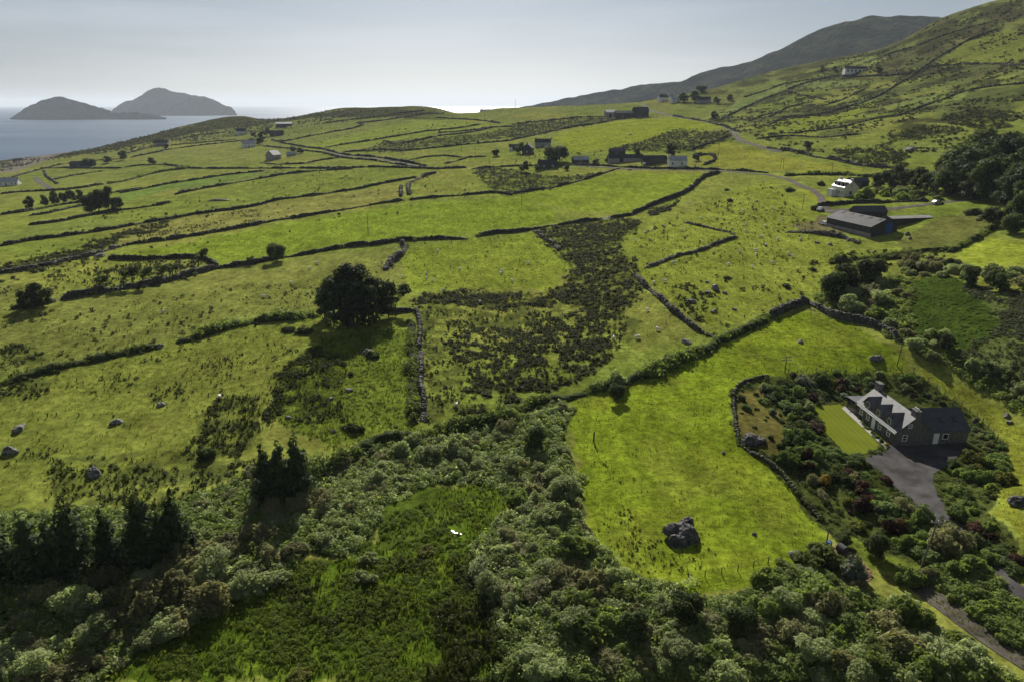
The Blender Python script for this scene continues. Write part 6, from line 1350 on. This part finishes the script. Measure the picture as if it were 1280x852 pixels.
for i, (u, v, d, lab) in enumerate([
 (118, 593, (3.4, 2.6, 1.9), 'pale cracked boulder in the pasture above the conifer row'), (12, 565, (3.2, 2.4, 1.6), 'long whitish rock tilted in the pasture near the photo edge'), (24, 536, (4.0, 2.4, 1.2), 'flat grey rock with rushes beside it'), (146, 528, (2.8, 1.9, 1.1), 'wedge shaped grey rock in the open pasture'), (201, 506, (2.2, 1.7, 1.0), 'small pale rock furthest up the open pasture'), (200, 434, (2.4, 1.8, 1.5), 'pale rock at the end of the lower hedge bank'),
 (460, 443, (3.2, 2.6, 1.8), 'dark ivy grown rock in the bog grass'), (436, 488, (2.0, 1.6, .9), 'pale round stone in the dark rushes'), (414, 499, (1.6, 1.4, .7), 'white stone in the dark rushes'), (361, 522, (2.2, 1.2, .6), 'long pale stone below the rushes'), (417, 540, (1.3, 1.1, .7), 'small white stone above the thicket'),
 (857, 428, (3.4, 2.0, 1.0), 'pale flat rock above the hedge of the bright meadow'), (1095, 449, (3.4, 2.4, 1.5), 'grey boulder on the hump beyond the garden'), (1001, 428, (1.8, 1.4, .8), 'grey stone in the upper bright meadow'), (904, 566, (.9, .8, .5), 'little stone in the middle of the bright meadow'), (943, 668, (1.0, .9, .6), 'white stone on the bright meadow below the garden wall'),
 (894, 362, (3.4, 2.6, 1.9), 'biggest grey rock in the sheep pasture'), (885, 366, (2.4, 1.8, 1.0), 'rock leaning against the biggest pasture rock'), (906, 367, (1.8, 1.4, .8), 'pale stone at the foot of the biggest pasture rock'), (893, 390, (2.4, 1.8, 1.1), 'grey rock alone below the biggest pasture rock'), (864, 378, (3.2, 2.4, 1.4), 'dark rock beside the stone wall of the sheep pasture'), (918, 387, (1.6, 1.3, .7), 'small grey rock out in the sheep pasture'), (884, 353, (2.0, 1.6, .7), 'flat pale rock above the biggest pasture rock'),
 (1138, 188.5, (11, 5, 2.6), 'long whitish slab of rock on the hill pasture above the wood'), (1041, 291, (2.6, 1.8, 1.5), 'white rock below the long barn'), (1022, 304, (2.0, 1.5, .9), 'pale stones in the pasture under the barn'), (1038, 306, (2.2, 1.5, 1.0), 'white stone beside others under the barn'), (1134, 294, (1.8, 1.6, 1.6), 'white stone near the blue barn door'), (1137, 299, (1.4, 1.2, 1.3), 'lower white stone near the blue barn door'),
 (275, 251, (13, 4, 1.6), 'grey outcrop in the third field above the lone pole'), (994, 695, (2.2, 1.6, 1.0), 'pale heap of stone at the bottom of the bright meadow'), (1258, 520, (1.6, 1.2, .9), 'grey rock by the mown strip'), (1262, 528, (1.3, 1.1, .7), 'second grey rock by the mown strip'), (25, 200, (20, 9, 4), 'bare rock at the shore below the seaward fields'), (788, 169, (6, 3, 1.4), 'pale stones in the field above the road sheds'), (125, 321, (5, 3, 1.6), 'grey stone heap where the seaward walls meet')]):
    boulder(u, v, d, lab, 'boulder', 30 + i)
# ---------------------------------------------------------------- sheep: one skinned body each, copied
def sheep_mesh(graze):
    hd = [(.62, 0, .62), (.80, 0, .42), (.93, 0, .22)] if graze else [(.58, 0, .86), (.72, 0, 1.02), (.93, 0, .97)]
    J = [(-.45, 0, .66), (-.1, 0, .68), (.3, 0, .70)] + hd; R = [.25, .30, .27, .15, .13, .07]; E = [(0, 1), (1, 2), (2, 3), (3, 4), (4, 5)]
    for j, sx in ((0, -.42), (2, .32)):
        for sy in (-.14, .14):
            k = len(J); J += [(sx, sy, .42), (sx + (.03 if sx > 0 else -.04), sy, .2), (sx, sy, .0)]; R += [.09, .05, .045]; E += [(j, k), (k, k + 1), (k + 1, k + 2)]
    k = len(J); J.append((-.68, 0, .52)); R.append(.05); E.append((0, k))
    me = bpy.data.meshes.new('sheep'); me.from_pydata(J, E, []); o = bpy.data.objects.new('sheep_tmp', me); COL.objects.link(o)
    m = o.modifiers.new('skin', 'SKIN'); s = o.modifiers.new('sub', 'SUBSURF'); s.levels = 1; s.render_levels = 1
    for i, d in enumerate(me.skin_vertices[0].data): d.radius = (R[i], R[i]); d.use_root = i == 1
    dg = bpy.context.evaluated_depsgraph_get(); out = bpy.data.meshes.new_from_object(o.evaluated_get(dg)); out.materials.clear(); out.materials.append(M['wool']); bpy.data.objects.remove(o); return out
SHEEP = [sheep_mesh(True), sheep_mesh(False)]
for lab, grp, pts in [
 ('white sheep in the field between the pine clump and the gorse slope', 'sheep in the field beside the pine clump', [(504,347),(533,343),(533,349),(541,352),(554,364),(627,340),(626,343),(547,315),(600,379),(575,338),(660,330),(640,352)]),
 ('white sheep in the pasture on the seaward side of the pine clump', 'sheep on the seaward side of the pine clump', [(397,330),(387,337),(364,355),(330,372),(204,391)]),
 ('white sheep in the large pasture between the gorse slope and the barn', 'sheep in the large pasture', [(915,251),(860,255),(876,274),(831,284),(806,292),(815,289),(794,302),(851,289),(841,330),(910,332),(924,316),(944,314),(945,319),(932,290),(932,282),(944,253),(925,255),(956,284),(957,308),(952,297),(831,353),(817,355),(929,265),(954,228),(965,262),(972,300),(990,322),(985,318),(940,335),(965,330),(1000,300),(978,276)]),
 ('white sheep below the gorse field next to the stone dividing wall', 'sheep by the stone dividing wall', [(797,423),(767,424),(822,413),(809,389)]),
 ('lone sheep at the edge of the gorse field above the trimmed hedge', None, [(571,508)]), ('sheep standing by the rushes near the seaward rocks', None, [(275,498)]),
 ('white sheep in the brown hill pasture by the tall thin pole', 'sheep in the hill pasture', [(930,196),(945,200),(960,205),(1000,208)])]:
    for u, v in pts:
        p = at(u, v); o = bpy.data.objects.new('sheep', random.choice(SHEEP)); COL.objects.link(o); o.location = tuple(map(float, p)); o.rotation_euler = (0, 0, random.uniform(0, 6.28)); s = random.uniform(.85, 1.02); o.scale = (s, s, s); tag(o, lab, 'sheep', grp)
# ---------------------------------------------------------------- cars, drums, gate
def car(u, v, yaw, label, mat, van=False):
    p = at(u, v); o = empty('parked_car', (p[0], p[1], p[2] + .08), yaw); tag(o, label, 'van' if van else 'car')
    prof = [(-2.05, .35), (-2.1, .75), (-1.95, .95), (-1.7, 1.0 if not van else 1.75), (-1.2, 1.45 if not van else 1.85), (.3, 1.45 if not van else 1.8), (1.0, .98), (1.9, .82), (2.08, .6), (2.05, .35)]
    q = MB(); n = len(prof)
    for s_, y in ((0, -.85), (1, .85)):
        for i, (x, z) in enumerate(prof): q.V.append((x, y * (.86 if z > 1.2 else 1), z))
    q.F = [tuple(range(n)), tuple(range(2 * n - 1, n - 1, -1))] + [((i + 1) % n, i, n + i, n + (i + 1) % n) for i in range(n)]; q.build('body', M[mat], o)
    q = MB()
    for y in (-.86, .86): s = 1 if y > 0 else -1; q.poly([(-1.35, y * .95 + .02 * s, 1.0), (.75, y * .95 + .02 * s, 1.0), (.25, y * .88 + .02 * s, 1.38), (-1.15, y * .88 + .02 * s, 1.38)])
    q.poly([(1.02, -.7, 1.0), (1.02, .7, 1.0), (.38, .64, 1.42), (.38, -.64, 1.42)]); q.build('window', M['glass'], o)
    for x in (-1.3, 1.3):
        for y in (-.8, .8): q = MB(); q.tube([(x, y - .1, .3), (x, y + .1, .3)], .32, 12); q.build('wheel', M['rubber'], o)
car(1172, 255.5, .1, 'silver car parked on the farm track by the wood', 'silver_car')
car(1025, 263.5, .9, 'pale car parked at the barn yard entrance', 'white_car'); car(1029, 281.5, 1.8, 'small white car by the seaward wall of the barn', 'white_car')
car(806, 206.5, .9, 'white van parked between the long shed and the rust bush', 'white_car', True)
q = MB(); q.tube([(0, 0, 0), (0, 0, .06), (0, 0, .5), (0, 0, .95), (0, 0, 1.0)], .34, 14); o = q.build('drum', M['blue_paint']); o.location = tuple(map(float, at(1036, 684))); tag(o, 'blue plastic drum on top of the wood chip bank', 'drum')
q = MB(); q.tube([(0, 0, -.2), (0, 0, 2.0)], .09, 6); o = q.build('gate_post', M['dark_wall']); o.location = tuple(map(float, at(1033, 679))); tag(o, 'dark post just behind the blue drum', 'post')
q = MB(); q.tube([(0, -.6, .62), (0, .6, .62)], .62, 18); o = q.build('hay_bale', M['dark_wall']); o.location = tuple(map(float, at(1052, 690))); o.rotation_euler = (0, 0, .4); tag(o, 'dark wrapped round bale beside the wood chips', 'bale')
g = empty('field_gate', at(757.5, 275), .15); tag(g, 'pale metal gate in the long wall above the gorse slope', 'gate')
for x in (-1.8, 1.8): q = MB(); q.tube([(x, 0, -.3), (x, 0, 1.5)], .1, 6); q.build('post', M['white_paint'], g)
q = MB()
for k in range(5): q.box(-1.75, 1.75, -.03, .03, .25 + .25 * k, .33 + .25 * k)
q.build('bars', M['white_paint'], g)
q = MB(); q.box(-1.2, 1.2, -1.0, 1.0, -.3, .45); q.box(-1.25, 1.25, -1.05, -.95, .45, .55); o = q.build('water_trough', M['concrete']); o.location = tuple(map(float, at(787, 212.5))); tag(o, 'pale concrete trough by the road wall below the long sheds', 'trough')
# ---------------------------------------------------------------- sea air: one closed box of thin haze
def haze():
    mb = MB(); mb.box(-46000, 46000, -46000, 46000, -14, max(400.0, float(GZ.max()) + 12))
    m = bpy.data.materials.new('sea_air'); m.use_nodes = True; nt = m.node_tree; nt.nodes.clear()
    out = nt.nodes.new('ShaderNodeOutputMaterial'); pv = nt.nodes.new('ShaderNodeVolumePrincipled')
    pv.inputs['Color'].default_value = (0.78, 0.88, 1.0, 1); pv.inputs['Density'].default_value = HAZE_DENSITY; pv.inputs['Anisotropy'].default_value = 0.2
    nt.links.new(pv.outputs[0], out.inputs['Volume'])
    o = mb.build('haze', m); tag(o, 'thin pale sea haze over the whole bay', 'haze', kind='stuff')
haze()
